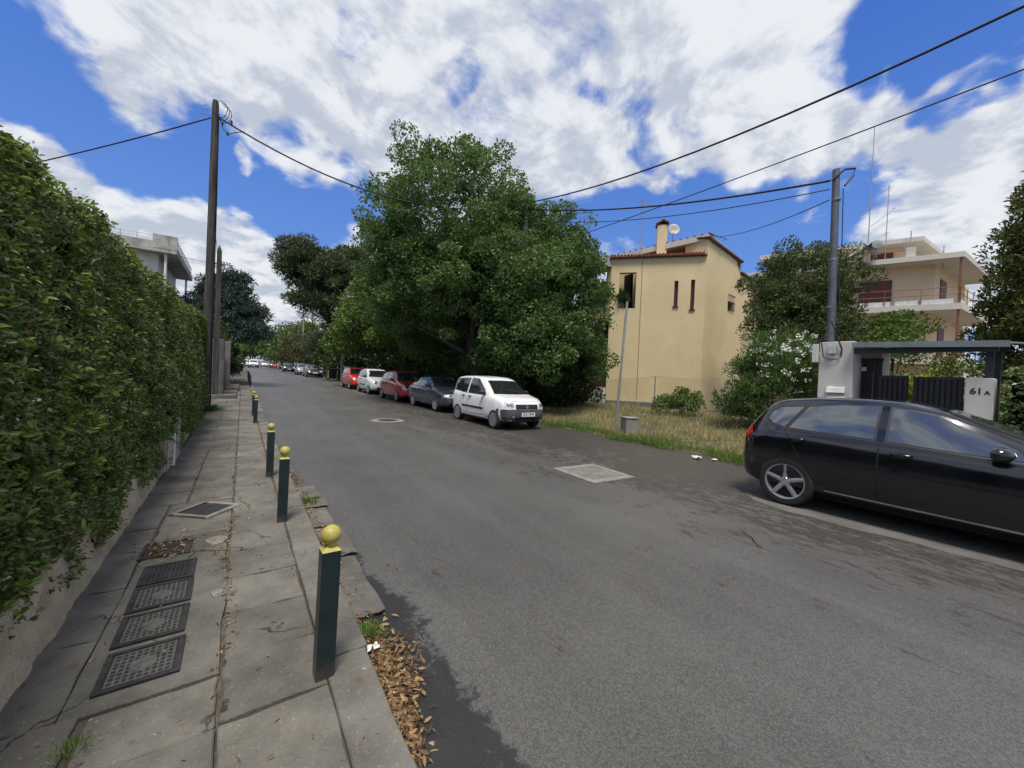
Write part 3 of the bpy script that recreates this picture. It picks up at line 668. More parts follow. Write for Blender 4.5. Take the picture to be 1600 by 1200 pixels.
# ---- low coupe-like hatch (dark blue grey)
L = 4.10
NAVY = dict(L=L, wb=2.40, ro=.88, rw=.29, w=.81, wr=.56, zb=.20, paint='paint_navy', wheel='seven', handle_mat='black_plastic', mirror_mat='black_plastic', glass='glass_dark',
  top=[(0, .55), (.02, .75), (.08, .92), (.25, 1.0), (.75, 1.25), (1.15, 1.355), (1.7, 1.39), (2.1, 1.365), (2.3, 1.31), (2.95, .965), (3.1, .935), (3.6, .84), (3.85, .75), (4.0, .68), (4.06, .6), (4.09, .5), (4.10, .45)],
  belt=[(0, .53), (.1, .86), (.6, .90), (1.8, .885), (2.8, .86), (3.2, .82), (3.8, .70), (4.0, .58), (4.1, .42)], plan=plan(L, .66),
  side_glass=[([(.62, .965), (1.0, .95), (1.42, .94)], [(.92, 1.19), (1.15, 1.265), (1.42, 1.29)]), ([(1.50, .94), (2.1, .925), (2.68, .92)], [(1.50, 1.295), (2.0, 1.285), (2.50, 1.07)])],
  doors=[([(1.46, .30), (2.1, .30), (2.70, .32)], [(1.46, .92), (2.1, .905), (2.78, .89)])], handles=[(1.62, .80)],
  mirror=(2.50, .96), windscreen=(2.92, .66, 2.28, .50), rear_screen=(.34, .55, .95, .46), sill='grey_plastic',
  headlight=([(.33, .56), (.5, .56), (.70, .585)], [(.33, .685), (.5, .69), (.70, .67)]), grille=(.57, .645, .28), bumper=(.24, .50, 'paint_navy'), intake=(.28, .36, .5), plate=.42, plate_text='', emblem=.61,
  tail_side=([(.03, .66), (.2, .66)], [(.05, .84), (.22, .84)]), tail_rear=([(.45, .66), (.68, .66)], [(.45, .82), (.66, .82)]), bonnet=(2.95, .62, 3.95, .52))
make_car(NAVY, 'dark blue grey coupe-like hatchback parked between white and dark red cars', (6.22+.81, 15.30, terr(15.3)))
# ---- round dark red three-door
L = 3.70
SWIFT = dict(L=L, wb=2.38, ro=.60, rw=.295, w=.84, wr=.60, zb=.20, paint='paint_dark_red', wheel='five', glass='glass_dark',
  top=[(0, .6), (.02, .82), (.08, 1.02), (.2, 1.32), (.32, 1.44), (.6, 1.485), (1.2, 1.51), (1.75, 1.49), (2.0, 1.43), (2.7, 1.02), (2.9, .975), (3.3, .88), (3.5, .80), (3.6, .72), (3.66, .6), (3.69, .5), (3.70, .45)],
  belt=[(0, .58), (.1, .92), (.5, .97), (1.6, .94), (2.6, .90), (2.9, .87), (3.4, .76), (3.6, .62), (3.7, .42)], plan=plan(L, .62),
  side_glass=[([(.42, 1.07), (.85, 1.03), (1.2, 1.01)], [(.52, 1.31), (.85, 1.385), (1.2, 1.40)]), ([(1.27, 1.005), (1.8, .99), (2.36, .98)], [(1.27, 1.40), (1.75, 1.38), (2.2, 1.13)])],
  doors=[([(1.22, .30), (1.8, .30), (2.32, .33)], [(1.22, .99), (1.8, .97), (2.42, .95)])], handles=[(1.38, .88)], sill='alloy',
  mirror=(2.26, 1.0), windscreen=(2.68, .68, 2.02, .53), rear_screen=(.1, .56, .26, .52),
  headlight=([(.46, .60), (.55, .58), (.70, .64)], [(.50, .72), (.60, .79), (.68, .86)]), grille=(.62, .70, .34), intake=(.27, .42, .46), plate=.47, plate_text='', emblem=.70,
  tail_side=([(.02, .8), (.15, .8)], [(.04, 1.05), (.17, 1.08)]), tail_rear=([(.58, .8), (.7, .8)], [(.56, 1.05), (.66, 1.05)]), bonnet=(2.72, .64, 3.5, .5))
make_car(SWIFT, 'dark red rounded hatchback with silver five spoke wheels', (6.05+.84, 19.45, terr(19.45)))
# ---- small white and bright red city cars
L = 3.50
MATIZ = dict(L=L, wb=2.34, ro=.55, rw=.27, w=.765, wr=.55, zb=.21, paint='paint_white', wheel='steel', glass='glass_dark', handle_mat='black_plastic', mirror_mat='black_plastic',
  top=[(0, .6), (.02, .82), (.07, 1.02), (.16, 1.30), (.28, 1.44), (.6, 1.48), (1.2, 1.505), (1.7, 1.48), (1.95, 1.42), (2.65, 1.01), (2.85, .96), (3.15, .89), (3.33, .80), (3.42, .69), (3.47, .56), (3.50, .46)],
  belt=[(0, .58), (.1, .92), (.5, .96), (1.6, .93), (2.5, .89), (2.85, .86), (3.2, .76), (3.4, .62), (3.5, .42)], plan=plan(L, .55),
  side_glass=[([(.30, 1.06), (.7, 1.03), (1.12, 1.0)], [(.38, 1.33), (.7, 1.38), (1.12, 1.40)]), ([(1.20, 1.0), (1.75, .98), (2.3, .97)], [(1.20, 1.40), (1.65, 1.38), (2.15, 1.12)])],
  doors=[([(.80, .42), (.95, .33), (1.15, .33)], [(.74, .98), (.95, .965), (1.15, .955)]), ([(1.16, .33), (1.8, .33), (2.26, .35)], [(1.16, .955), (1.8, .94), (2.34, .925)])], handles=[(.95, .87), (1.36, .86)],
  mirror=(2.2, .99), windscreen=(2.62, .64, 1.98, .50), rear_screen=(.07, .52, .18, .48), moulding=(.54, .95, 2.2),
  headlight=([(.36, .62), (.48, .60), (.62, .63)], [(.38, .74), (.50, .78), (.60, .79)]), grille=(.60, .66, .26), intake=(.28, .42, .4), plate=.45, plate_text='', emblem=.69,
  tail_side=([(.02, .8), (.12, .8)], [(.05, 1.1), (.15, 1.12)]), tail_rear=([(.5, .8), (.64, .8)], [(.5, 1.05), (.6, 1.05)]), bonnet=(2.66, .6, 3.35, .45))
make_car(MATIZ, 'small white city car with black mirrors and dark wheels', (6.0+.765, 24.3, terr(24.3)))
RED = dict(MATIZ, paint='paint_red', wheel='seven', mirror_mat='paint_red', handle_mat='paint_red', lamp='lamp_amber', rails=(.7, 1.7), moulding=None)
make_car(RED, 'bright red small city car with roof rails beside the waste container', (5.95+.765, 28.95, terr(28.95)))
# ---- low family hatchback (black) that stands by the gate
L = 4.32
LEON = dict(L=L, wb=2.578, ro=.80, rw=.316, w=.885, wr=.60, zb=.20, paint='paint_black', wheel='five', glass='glass_sky',
  top=[(0, .52), (.02, .70), (.06, .86), (.12, .98), (.22, 1.10), (.36, 1.27), (.46, 1.365), (.62, 1.405), (1.1, 1.45), (1.6, 1.458), (2.05, 1.435), (2.4, 1.36), (3.25, 1.02), (3.4, .985), (3.8, .88), (4.05, .77), (4.2, .66), (4.28, .55), (4.32, .45)],
  belt=[(0, .5), (.08, .84), (.4, .97), (1.2, .975), (2.2, .93), (3.1, .885), (3.5, .84), (4.0, .70), (4.2, .56), (4.32, .42)], plan=plan(L, .6),
  side_glass=[([(.47, 1.115), (.55, 1.06), (.735, 1.02)], [(.50, 1.20), (.62, 1.27), (.93, 1.295)]), ([(.80, 1.015), (1.3, 1.0), (1.80, .985)], [(1.0, 1.30), (1.4, 1.345), (1.80, 1.35)]), ([(1.93, .98), (2.5, .95), (3.0, .93)], [(1.93, 1.35), (2.3, 1.295), (2.88, 1.035)])],
  doors=[([(1.14, .44), (1.4, .30), (1.86, .285)], [(.74, .99), (1.3, .972), (1.86, .955)]), ([(1.865, .285), (2.5, .28), (2.98, .30)], [(1.865, .955), (2.5, .925), (3.06, .90)])], handles=[(.93, .885), (2.07, .855)], sill='chrome',
  mirror=(2.80, .945), windscreen=(3.22, .70, 2.42, .52), rear_screen=(.20, .58, .42, .52),
  headlight=([(.46, .60), (.6, .60), (.74, .64)], [(.48, .70), (.6, .73), (.72, .74)]), grille=(.56, .66, .35), intake=(.28, .44, .5), plate=.48, plate_text='', emblem=.63,
  tail_side=([(.03, .78), (.14, .80), (.27, .90)], [(.07, 1.0), (.14, 1.02), (.22, .97)]), tail_rear=([(.45, .80), (.76, .80)], [(.45, .93), (.70, .95)]), bonnet=(3.25, .66, 4.1, .55))
def squeeze(x):                                          # shorter tail and doors, as the car stands in the street
    if x < 1.865: return .64+(x-.80)*.83 if x > .80 else x*.80
    b1 = .64+(1.865-.80)*.83
    return b1+(x-1.865)*.90 if x < 2.8 else b1+.935*.90+(x-2.8)
def squeeze_all(v):
    if isinstance(v, tuple) and len(v) == 2 and all(isinstance(q, (int, float)) for q in v): return (squeeze(v[0]), v[1])
    if isinstance(v, (list, tuple)): return type(v)(squeeze_all(q) for q in v)
    return v
for k_ in ('top', 'belt', 'side_glass', 'doors', 'handles', 'mirror', 'tail_side'): LEON[k_] = squeeze_all(LEON[k_])
LEON['windscreen'] = (squeeze(3.22), .70, squeeze(2.42), .52); LEON['rear_screen'] = (squeeze(.20), .58, squeeze(.42), .52); LEON['bonnet'] = (squeeze(3.25), .66, squeeze(4.1), .55)
LEON['ro'] = squeeze(.80); LEON['wb'] = squeeze(3.378)-squeeze(.80); LEON['L'] = squeeze(4.32)
LEON['plan'] = [(0, .60), (.03, .74), (.09, .86), (.2, .945), (.45, .99), (1.5, 1), (2.6, 1)]+[(LEON['L']-d, w) for d, w in ((.6, .985), (.3, .94), (.13, .86), (.05, .76), (0, .62))]
make_car(LEON, 'black five door hatchback with silver star wheels parked at the gate', (5.83+.885, 2.02-LEON['wb']/2, .0), rz=R(-90))
# ---- cars farther down the street
CHAR = dict(SWIFT, paint='paint_charcoal', wheel='seven', L=3.7)
for S_, x, yy, lab in [(dict(LEON, paint='paint_charcoal', glass='glass_dark'), 6.75, 50.5, 'charcoal hatchback parked next to the waste container'), (dict(MATIZ, paint='paint_silver'), 6.35, 56.5, 'silver blue small car parked between two dark cars'),
                       (dict(SWIFT, paint='paint_black'), 5.9, 70, 'black hatchback parked farthest along the bend of trees')]:
    make_car(S_, lab, (x, yy, terr(yy)), detail=False)
SUV = dict(PANDA, paint='paint_white', w=.88, wr=.68, wheel='five', rw=.33)
SUV['top'] = [(a, z*1.08 if z > .6 else z) for a, z in PANDA['top']]
for S_, x, yy, lab in [(SUV, 1.75, 92, 'white car driving towards us down the middle of the street'), (dict(MATIZ, paint='paint_white'), .3, 108, 'pale car parked at the left kerb far down the street'),
                       (dict(MATIZ, paint='paint_white'), 4.4, 112, 'white car queued behind the oncoming one far down the street'), (dict(SWIFT, paint='paint_dark_red'), 5.9, 104, 'dull red car parked at the far end of the street'), (dict(LEON, paint='paint_charcoal', glass='glass_dark'), 7.2, 94, 'dark car parked under the far street lamp')]:
    make_car(S_, lab, (x, yy, terr(yy)), 'cars far down the street', detail=False)
# ================================================================ left side of the street
def wp(b, name, m, root, smooth=False, angle=None):
    """part given in world coordinates under a thing standing at root.location"""
    o = b.build(name, m, root, smooth, angle); o.matrix_parent_inverse = Matrix.Translation(-root.location); return o
def render_wall(t, oc, c, b):
    gc = t.node('ShaderNodeNewGeometry').outputs['Position']
    c = t.mix(t.ramp(t.noise(gc, 3, 6, .65), .3, .7), (.34, .275, .19), (.56, .47, .345))
    c = t.mix(t.ramp(t.noise(gc, 60, 4, .7), .55, .7, 0, .6), c, (.12, .10, .075))
    return t.mix(t.ramp(t.noise(gc, 1.7, 5, .6), .55, .75, 0, .5), c, (.10, .095, .08))
mat('pebble_dash', (.3, .26, .2), rough=.95, var=0, bump=1.0, bscale=85, fn=render_wall)
def oldconc(t, oc, c, b):
    gc = t.node('ShaderNodeNewGeometry').outputs['Position']
    c = t.mix(t.ramp(t.noise(gc, 2.2, 7, .7), .3, .7), (.24, .235, .22), (.45, .44, .41))
    st = t.noise(t.mapping(gc, (3, 3, .3)), 2.0, 6, .7); return t.mix(t.ramp(st, .55, .72, 0, .7), c, (.075, .075, .07))
mat('old_concrete', (.3, .3, .3), rough=.93, var=0, bump=.5, bscale=50, fn=oldconc)
mat('plinth_grey', (.15, .145, .135), rough=.92, var=.3, vscale=2, bump=.4)
mat('dark_gate', (.018, .019, .021), rough=.5, var=.2)
mat('cabinet_beige', (.33, .30, .255), rough=.6, var=.2, vscale=7)
mat('cabinet_grey', (.26, .275, .29), rough=.5, var=.15, vscale=6)
mat('steel_grey', (.20, .215, .235), rough=.45, metal=.4, var=.2, vscale=8)
mat('white_wall', (.68, .67, .63), rough=.9, var=.15, vscale=1.5)
mat('wood_pole', (.085, .075, .066), rough=.9, var=.4, vscale=4, bump=.8, bscale=35, fn=lambda t, oc, c, b: t.mix(t.ramp(t.noise(t.mapping(oc, (9, 9, .35)), 3, 6, .7), .35, .7), (.022, .019, .017), (.085, .077, .069)))
mat('concrete_pole', (.26, .255, .245), rough=.9, var=.25, vscale=3, bump=.4)
mat('metal_pole', (.12, .13, .15), rough=.5, metal=.5, var=.2, vscale=3)
mat('cable', (.012, .012, .014), rough=.6, var=0)
def bollard_dirt(t, oc, c, b):
    sp = t.node('ShaderNodeSeparateXYZ'); t.l.new(oc, sp.inputs[0])
    c = t.mix(t.ramp(t.noise(oc, 38, 5, .75), .70, .74, 0, .8), c, (.12, .12, .11))
    return t.mix(t.ramp(t.math('ADD', sp.outputs[2], t.math('MULTIPLY', t.noise(oc, 14, 6, .7), .16)), .07, .17, .75, 0), c, (.075, .062, .047))
mat('bollard_green', (.0075, .019, .021), rough=.42, var=.35, vscale=5, coat=.15, fn=bollard_dirt)
mat('bollard_yellow', (.40, .35, .085), rough=.5, var=.16, vscale=14, fn=lambda t, oc, c, b: t.mix(t.ramp(t.noise(oc, 45, 5, .75), .66, .71, 0, .8), c, (.16, .13, .06)))

# ---- low wall with rough render
gw = thing('garden_wall', 'low rough beige rendered wall under the clipped hedge', 'wall', (-.9, 3, .07))
b = MB(); rows = []
for j, (dx, z) in enumerate([(.03, .05), (.015, .13), (0, .22), (-.01, .31), (-.015, .38), (-.03, .40), (-.3, .40), (-.3, .05)]):
    rows.append([(-.76-.014*(yy-2)+dx+random.uniform(-.012, .012), yy, z+random.uniform(-.01, .01)*(1 if j > 0 else 0)) for yy in np.arange(-3, 10.3, .09)])
wp(b.grid(rows), 'wall_face', 'pebble_dash', gw, smooth=True)
pw = thing('wall_pillar', 'short rough beige pillar at the end of the hedge', 'pillar', (-1.05, 10.62, .1))
bevel(wp(MB().box((-1.25, 10.35, .06), (-.90, 10.8, 1.25)), 'shaft', 'pebble_dash', pw), .02)
bevel(wp(MB().box((-1.27, 10.33, 1.25), (-.88, 10.82, 1.31)), 'cap', 'old_concrete', pw), .01)
lw = thing('garden_wall', 'low stained grey wall between the beige pillar and the utility pole', 'wall', (-1.1, 12.6, .1))
wp(MB().prism([(-1.25, 10.82), (-.96, 10.82), (-.98, 14.5), (-1.25, 14.5)], .06, [.68, .68, .75, .75]), 'wall_body', 'old_concrete', lw)
wp(MB().prism([(-1.3, 10.84), (-.93, 10.84), (-.95, 14.52), (-1.3, 14.52)], [.681, .681, .751, .751], [.73, .73, .80, .80]), 'coping', 'old_concrete', lw)

# ---- hedges
leafmat('hedge_leaf', (.044, .080, .022), (.170, .245, .060), (.24, .17, .08), rough=.42, tr=.22, spec=.5)
leafmat('hedge_tip', (.14, .23, .04), (.26, .34, .07), None, rough=.4, tr=.3)
leafmat('hedge_brown', (.10, .06, .03), (.20, .13, .07), None, rough=.8, tr=.15)
leafmat('hedge_flower', (.42, .40, .28), (.62, .60, .48), None, rough=.7, tr=.2)
mat('core_shade', (.010, .014, .006), rough=1, var=.5, vscale=12, spec=0)  # near-black: the shade inside the foliage is put into this colour
mat('twig', (.055, .042, .030), rough=.95, var=.3, vscale=9)
def hedge_front(Y, z):                                   # x of the clipped face
    belly = .06*math.sin(math.pi*sm((z-.3)/2.6))
    return -.80+.5*belly+.009*(Y-2)-.20*sm((z-.9)/1.7)+.022*math.sin(Y*2.1+z*1.3)+.02*math.sin(Y*5.3-z*3.7)
def hedge_top(Y): return 2.62+.010*(Y-2)+.03*math.sin(Y*1.9)+.025*math.sin(Y*6.1)
def hedge_bot(Y): return .25+.04*math.sin(Y*3)
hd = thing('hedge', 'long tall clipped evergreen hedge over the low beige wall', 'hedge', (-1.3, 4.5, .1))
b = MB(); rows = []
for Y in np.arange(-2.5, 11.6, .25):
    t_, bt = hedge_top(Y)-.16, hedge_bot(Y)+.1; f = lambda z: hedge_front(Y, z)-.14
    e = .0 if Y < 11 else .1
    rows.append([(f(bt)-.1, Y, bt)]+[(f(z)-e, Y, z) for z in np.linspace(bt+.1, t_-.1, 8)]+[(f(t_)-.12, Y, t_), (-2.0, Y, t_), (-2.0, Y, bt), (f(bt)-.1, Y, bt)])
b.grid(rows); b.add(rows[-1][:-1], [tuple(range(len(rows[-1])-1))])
wp(b, 'light_block_core', 'core_shade', hd, smooth=True)  # added dark core that blocks light between the leaves
def hedge_leaves():
    tw = []                                              # twig tips with outward directions
    for Y0, Y1, n in [(-.6, 1.2, 900), (1.2, 3.2, 12500), (3.2, 5.5, 9500), (5.5, 8.0, 5400), (8.0, 11.6, 5000)]:
        for _ in range(n):
            Y = random.uniform(Y0, Y1); zt, zb_ = hedge_top(Y), hedge_bot(Y)
            if random.random() < .84:
                z = random.uniform(zb_, zt); x = hedge_front(Y, z)-abs(random.gauss(0, .09))+.02; d = (1, random.gauss(-.1, .5), random.gauss(.35, .5))
                x -= .13*sm((math.sin(Y*6.3+z*4.1)*math.sin(z*8.3-Y*2.7)+.35*math.sin(Y*17+z*13)-.35)/.4)
                if z < zb_+.12: d = (.8, d[1], -.4)
            else:
                x = random.uniform(-2.0, hedge_front(Y, zt)); z = zt-abs(random.gauss(0, .06))+.02*random.random(); d = (random.gauss(.2, .5), random.gauss(0, .5), 1)
                if random.random() < .06: z += random.uniform(.01, .05)
            tw.append((x, Y, z, *d))
    for _ in range(1100):                                # the far end face
        z = random.uniform(.5, 2.7); tw.append((random.uniform(-1.9, hedge_front(11.5, z)), 11.62-abs(random.gauss(0, .06)), z, random.gauss(0, .5), 1, random.gauss(.3, .4)))
    return np.array(tw)
tw = hedge_leaves()
def rosettes(tw, k, size, spread=1.0, jit=.03):
    N = len(tw); base = np.repeat(tw[:, :3], k, 0); ax = unit(np.repeat(tw[:, 3:], k, 0)); rv = unit(rng.normal(size=(N*k, 3)))
    side = unit(np.cross(ax, rv)); d = unit(ax*rng.uniform(.25, 1.0, (N*k, 1))+side*spread*rng.uniform(.6, 1.2, (N*k, 1)))
    base = base-ax*rng.uniform(0, .07, (N*k, 1))+rng.normal(size=(N*k, 3))*jit*.3
    return base, d, rng.uniform(size[0], size[1], N*k)
nearm = tw[:, 1] < 5.5
sel = rng.random(len(tw)); colr = np.where(sel < .84, 0, np.where(sel < .92, 1, np.where(sel < .982, 2, 3)))
for mask_, k, sz, nm in [(nearm, 7, (.019, .044), True), (~nearm, 6, (.03, .065), False)]:
    p_, d_, s_ = rosettes(tw[mask_ & (colr == 0)], k, sz); o = leaf_mesh('foliage', p_, d_, s_, 'hedge_leaf', hd, .46, .16, nm); o.matrix_parent_inverse = Matrix.Translation(-hd.location)
    p_, d_, s_ = rosettes(tw[mask_ & (colr == 1)]+np.array([.02, 0, .015, 0, 0, .3]), k+1, (.028, .056), .75); o = leaf_mesh('young_shoots', p_, d_, s_, 'hedge_tip', hd, .42, .16, nm); o.matrix_parent_inverse = Matrix.Translation(-hd.location)
p_, d_, s_ = rosettes(tw[colr == 2], 12, (.012, .028), 1.1, .09); o = leaf_mesh('dry_flower_heads', p_, d_, s_, 'hedge_brown', hd, .6, .1); o.matrix_parent_inverse = Matrix.Translation(-hd.location)
p_, d_, s_ = rosettes(tw[colr == 3]+np.array([.02, 0, 0, 0, 0, 0]), 9, (.010, .022), 1.1, .07); o = leaf_mesh('flowers', p_, d_, s_, 'hedge_flower', hd, .7, .1); o.matrix_parent_inverse = Matrix.Translation(-hd.location)
b = MB()
for _ in range(40):
    Y = random.uniform(.5, 9); z = hedge_top(Y)-.1; x = hedge_front(Y, z)-random.uniform(0, .5); L_ = random.uniform(.12, .2)
    b.tube([(x, Y, z), (x+random.gauss(0, .04), Y+random.gauss(0, .04), z+L_)], [.002, .001], 4, cap=False)
wp(b, 'twigs', 'twig', hd)
leafmat('hedge2_leaf', (.03, .075, .012), (.09, .17, .025), None, rough=.45, tr=.25)
h2 = thing('hedge', 'brighter green hedge behind the stained grey wall', 'hedge', (-1.5, 13.4, .2))
n = 9000; Y = rng.uniform(11.7, 15.0, n); z = rng.uniform(.75, 2.9, n); x = -.99+.14*np.sin(Y*2.2)*np.sin(z*2)-np.abs(rng.normal(0, .1, n))
o = leaf_mesh('foliage', np.stack([x, Y, z], 1), unit(np.stack([np.ones(n), rng.normal(0, .7, n)-.3, rng.normal(.3, .6, n)], 1)), rng.uniform(.05, .1, n), 'hedge2_leaf', h2, .5, .15); o.matrix_parent_inverse = Matrix.Translation(-h2.location)
wp(MB().box((-1.9, 11.75, .6), (-1.13, 14.9, 2.8)), 'light_block_core', 'core_shade', h2)  # dark box added inside the leaves to stop light

# ---- meter cabinets under the hedge
mc = thing('meter_cabinet', 'beige metal meter cabinet on a stub post under the hedge', 'cabinet', (-.86, 6.35, .09))
bevel(MB().box((-.09, -.24, .10), (.14, .24, .46)).build('cabinet_body', 'cabinet_beige', mc), .012)
bevel(MB().box((.141, -.225, .125), (.155, .225, .44)).build('cabinet_door', 'cabinet_beige', mc), .005, 1)
bevel(MB().box((-.12, .245, .08), (.17, .285, .50)).build('side_plate', 'white_wall', mc), .006, 1)
MB().lathe([(.035, -.02), (.035, .10)], 12).build('stub_post', 'steel_grey', mc)
c2 = thing('meter_cabinet', 'grey ribbed metal cabinet just past the beige one', 'cabinet', (-.88, 7.25, .09))
bevel(MB().box((-.10, -.34, .02), (.13, .34, .62)).build('cabinet_body', 'cabinet_grey', c2), .012)
for i in range(4): bevel(MB().box((.131, -.32+i*.165, .05), (.145, -.19+i*.165, .59)).build('door_rib', 'cabinet_grey', c2), .005, 1)

# ---- bollards
def bollard(painted):
    r_ = thing('bollard', 'x', 'bollard')
    bevel(MB().box((-.04, -.04, -.03), (.04, .04, .585)).build('post', 'bollard_green', r_), .004, 2)
    m_ = 'bollard_yellow' if painted else 'bollard_green'
    MB().add([(-.041, -.041, .586), (.041, -.041, .586), (.041, .041, .586), (-.041, .041, .586), (-.02, -.02, .603), (.02, -.02, .603), (.02, .02, .603), (-.02, .02, .603)], [(0, 1, 5, 4), (1, 2, 6, 5), (2, 3, 7, 6), (3, 0, 4, 7), (0, 3, 2, 1), (4, 5, 6, 7)]).build('collar', m_, r_)
    MB().lathe([(.026, .60), (.023, .612)]+[(.044*math.sin(a), .652-.044*math.cos(a)) for a in np.linspace(.55, math.pi, 12)], 20).build('ball', m_, r_, smooth=True)
    return r_
proto = bollard(True); BL = [(.345, 1.91, 'yellow topped dark green bollard beside the drift of brown leaves'), (.335, 4.07, 'yellow topped dark green bollard next to the diamond cover'), (.325, 5.86, 'yellow topped dark green bollard opposite the beige meter cabinet'),
      (.29, 11.4, 'yellow topped bollard in the close pair, the near one of the two along the kerb'), (.285, 13.0, 'yellow topped bollard in the close pair, the one level with the utility pole')]
for i, (x, yy, lab) in enumerate(BL):
    o = proto if i == 0 else copy_tree(proto); o.location = (x, yy, terr(yy)+.09); o.rotation_euler = (R(random.uniform(-.8, .8)), R(random.uniform(.2, 1.2)), R(random.uniform(-4, 4))); tag(o, lab, 'bollard', 'bollards along the near kerb')
pr2 = bollard(False)
for i, yy in enumerate((26.3, 29.5, 33.5, 38.5)):
    o = pr2 if i == 0 else copy_tree(pr2); o.location = (.38, yy, terr(yy)+.09); tag(o, ['unpainted dark bollard nearest the yellow topped pair', 'unpainted dark bollard, second from the yellow topped pair', 'unpainted dark bollard, third from the yellow topped pair', 'unpainted dark bollard farthest from the yellow topped pair'][i], 'bollard', 'dark bollards far along the kerb')

# ---- poles and overhead wires
def wire(name, pts, r_, label, sag=0., n=22, group='overhead wires'):
    pts = [Vector(p) for p in pts]
    if len(pts) == 2:
        a, c = pts; pts = [a.lerp(c, i/n)-Vector((0, 0, sag*4*(i/n)*(1-i/n))) for i in range(n+1)]
    o = MB().tube([p-pts[0] for p in pts], r_, 6).build(name, 'cable', None, smooth=True); o.location = pts[0]; return tag(o, label, 'wire', group)
LP = Vector((-.90, 14.75, terr(14.75)+.09)); LT = Vector((-.88, 14.85, 9.45))
lp = thing('utility_pole', 'tall dark weathered wooden utility pole standing on the pavement', 'utility pole', LP)
dv = LT-LP
MB().tube([(0, 0, -.1), tuple(dv*.5), tuple(dv*.985), tuple(dv)], [.118, .098, .085, .07], 16).build('shaft', 'wood_pole', lp, smooth=True, angle=50)
for h in (.955, .86, .70, .37, .16): MB().lathe([(.108-.03*h, -.012), (.112-.03*h, 0), (.108-.03*h, .012)], 16, c=tuple(dv*h)).build('steel_band', 'steel_grey', lp)
MB().tube([(.13, .02, 0), (.125, .06, 3.2), (.118, .1, 6.2), (.105, .1, 8.9)], .016, 6).build('conduit', 'cable', lp)
b = MB()
for k in range(3):
    pts = []
    for i in range(15):
        a = i/14*math.pi*1.25; pts.append((.12+.20*math.sin(a)+.05*k, .02*k-.15*(i/14), 9.05+.22*math.cos(a)*(1 if i < 8 else 1.5)-.05*k))
    b.tube(pts, .011, 5)
b.tube([(.15, 0, 8.75), (.22, -.05, 8.45), (.34, -.1, 8.30), (.5, -.1, 8.42), (.75, -.15, 8.52)], .012, 5)
for q in ((.2, 0, 8.62), (.34, -.1, 8.32), (.42, 0, 8.75)): b.lathe([(.0, -.05), (.028, -.045), (.028, .045), (0, .05)], 8, c=q)
b.build('cable_loops', 'cable', lp)
b = MB().tube([(-.1, 0, 8.9), (-.28, 0, 8.86), (-.3, 0, 8.95)], .012, 5); b.tube([(-.1, 0, 8.72), (-.3, 0, 8.72)], .010, 5); b.build('insulator_hook', 'steel_grey', lp)
p2 = thing('utility_pole', 'shorter grey concrete pole with pointed top behind the wooden one', 'utility pole', (-.86, 19, terr(19)+.09))
MB().add([(-.1, -.1, -.1), (.1, -.1, -.1), (.1, .1, -.1), (-.1, .1, -.1), (-.075, -.075, 5.75), (.075, -.075, 5.75), (.075, .075, 5.75), (-.075, .075, 5.75), (0, 0, 5.98)], [(0, 1, 5, 4), (1, 2, 6, 5), (2, 3, 7, 6), (3, 0, 4, 7), (4, 5, 8), (5, 6, 8), (6, 7, 8), (7, 4, 8), (3, 2, 1, 0)]).build('shaft', 'wood_pole', p2)
MB().box((-.2, -.02, 5.2), (.2, .02, 5.26)).build('cross_bar', 'steel_grey', p2)
tp = thing('utility_pole', 'pale concrete pole with pointed top rising out of the big leafy tree', 'utility pole', (10.05, 13.85, .2))
MB().add([(-.15, -.15, -.1), (.15, -.15, -.1), (.15, .15, -.1), (-.15, .15, -.1), (-.1, -.1, 9.4), (.1, -.1, 9.4), (.1, .1, 9.4), (-.1, .1, 9.4), (0, 0, 9.85)], [(0, 1, 5, 4), (1, 2, 6, 5), (2, 3, 7, 6), (3, 0, 4, 7), (4, 5, 8), (5, 6, 8), (6, 7, 8), (7, 4, 8), (3, 2, 1, 0)]).build('shaft', 'concrete_pole', tp)
MB().box((-.35, -.03, 9.1), (.35, .03, 9.16)).build('cross_bar', 'steel_grey', tp)
wire('power_cable', [LT-Vector((-.05, 0, .45)), (10.0, 13.9, 9.25)], .024, 'thick twisted cable from the wooden pole across the street into the big tree', 1.15)
wire('power_cable', [(10.1, 13.8, 9.3), (10.3, -10.5, 9.5)], .024, 'thick black cable from the tree pole sweeping over the black car', 1.52)
wire('phone_wire', [(8.9, 16, 6.6), (9.0, -9, 6.5)], .011, 'thin straight wire running along the far side of the street overhead', .35)
wire('phone_wire', [LT-Vector((.1, 0, .55)), (-9.5, 22.1, 6.75)], .018, 'wire from the wooden pole sloping down behind the hedge', .15)
wire('phone_wire', [(-3.0, 26.5, 7.1), (-.86, 19, 5.45), (-.8, 14.8, 5.6)], .007, 'thin wire linking the two poles to the balcony house')

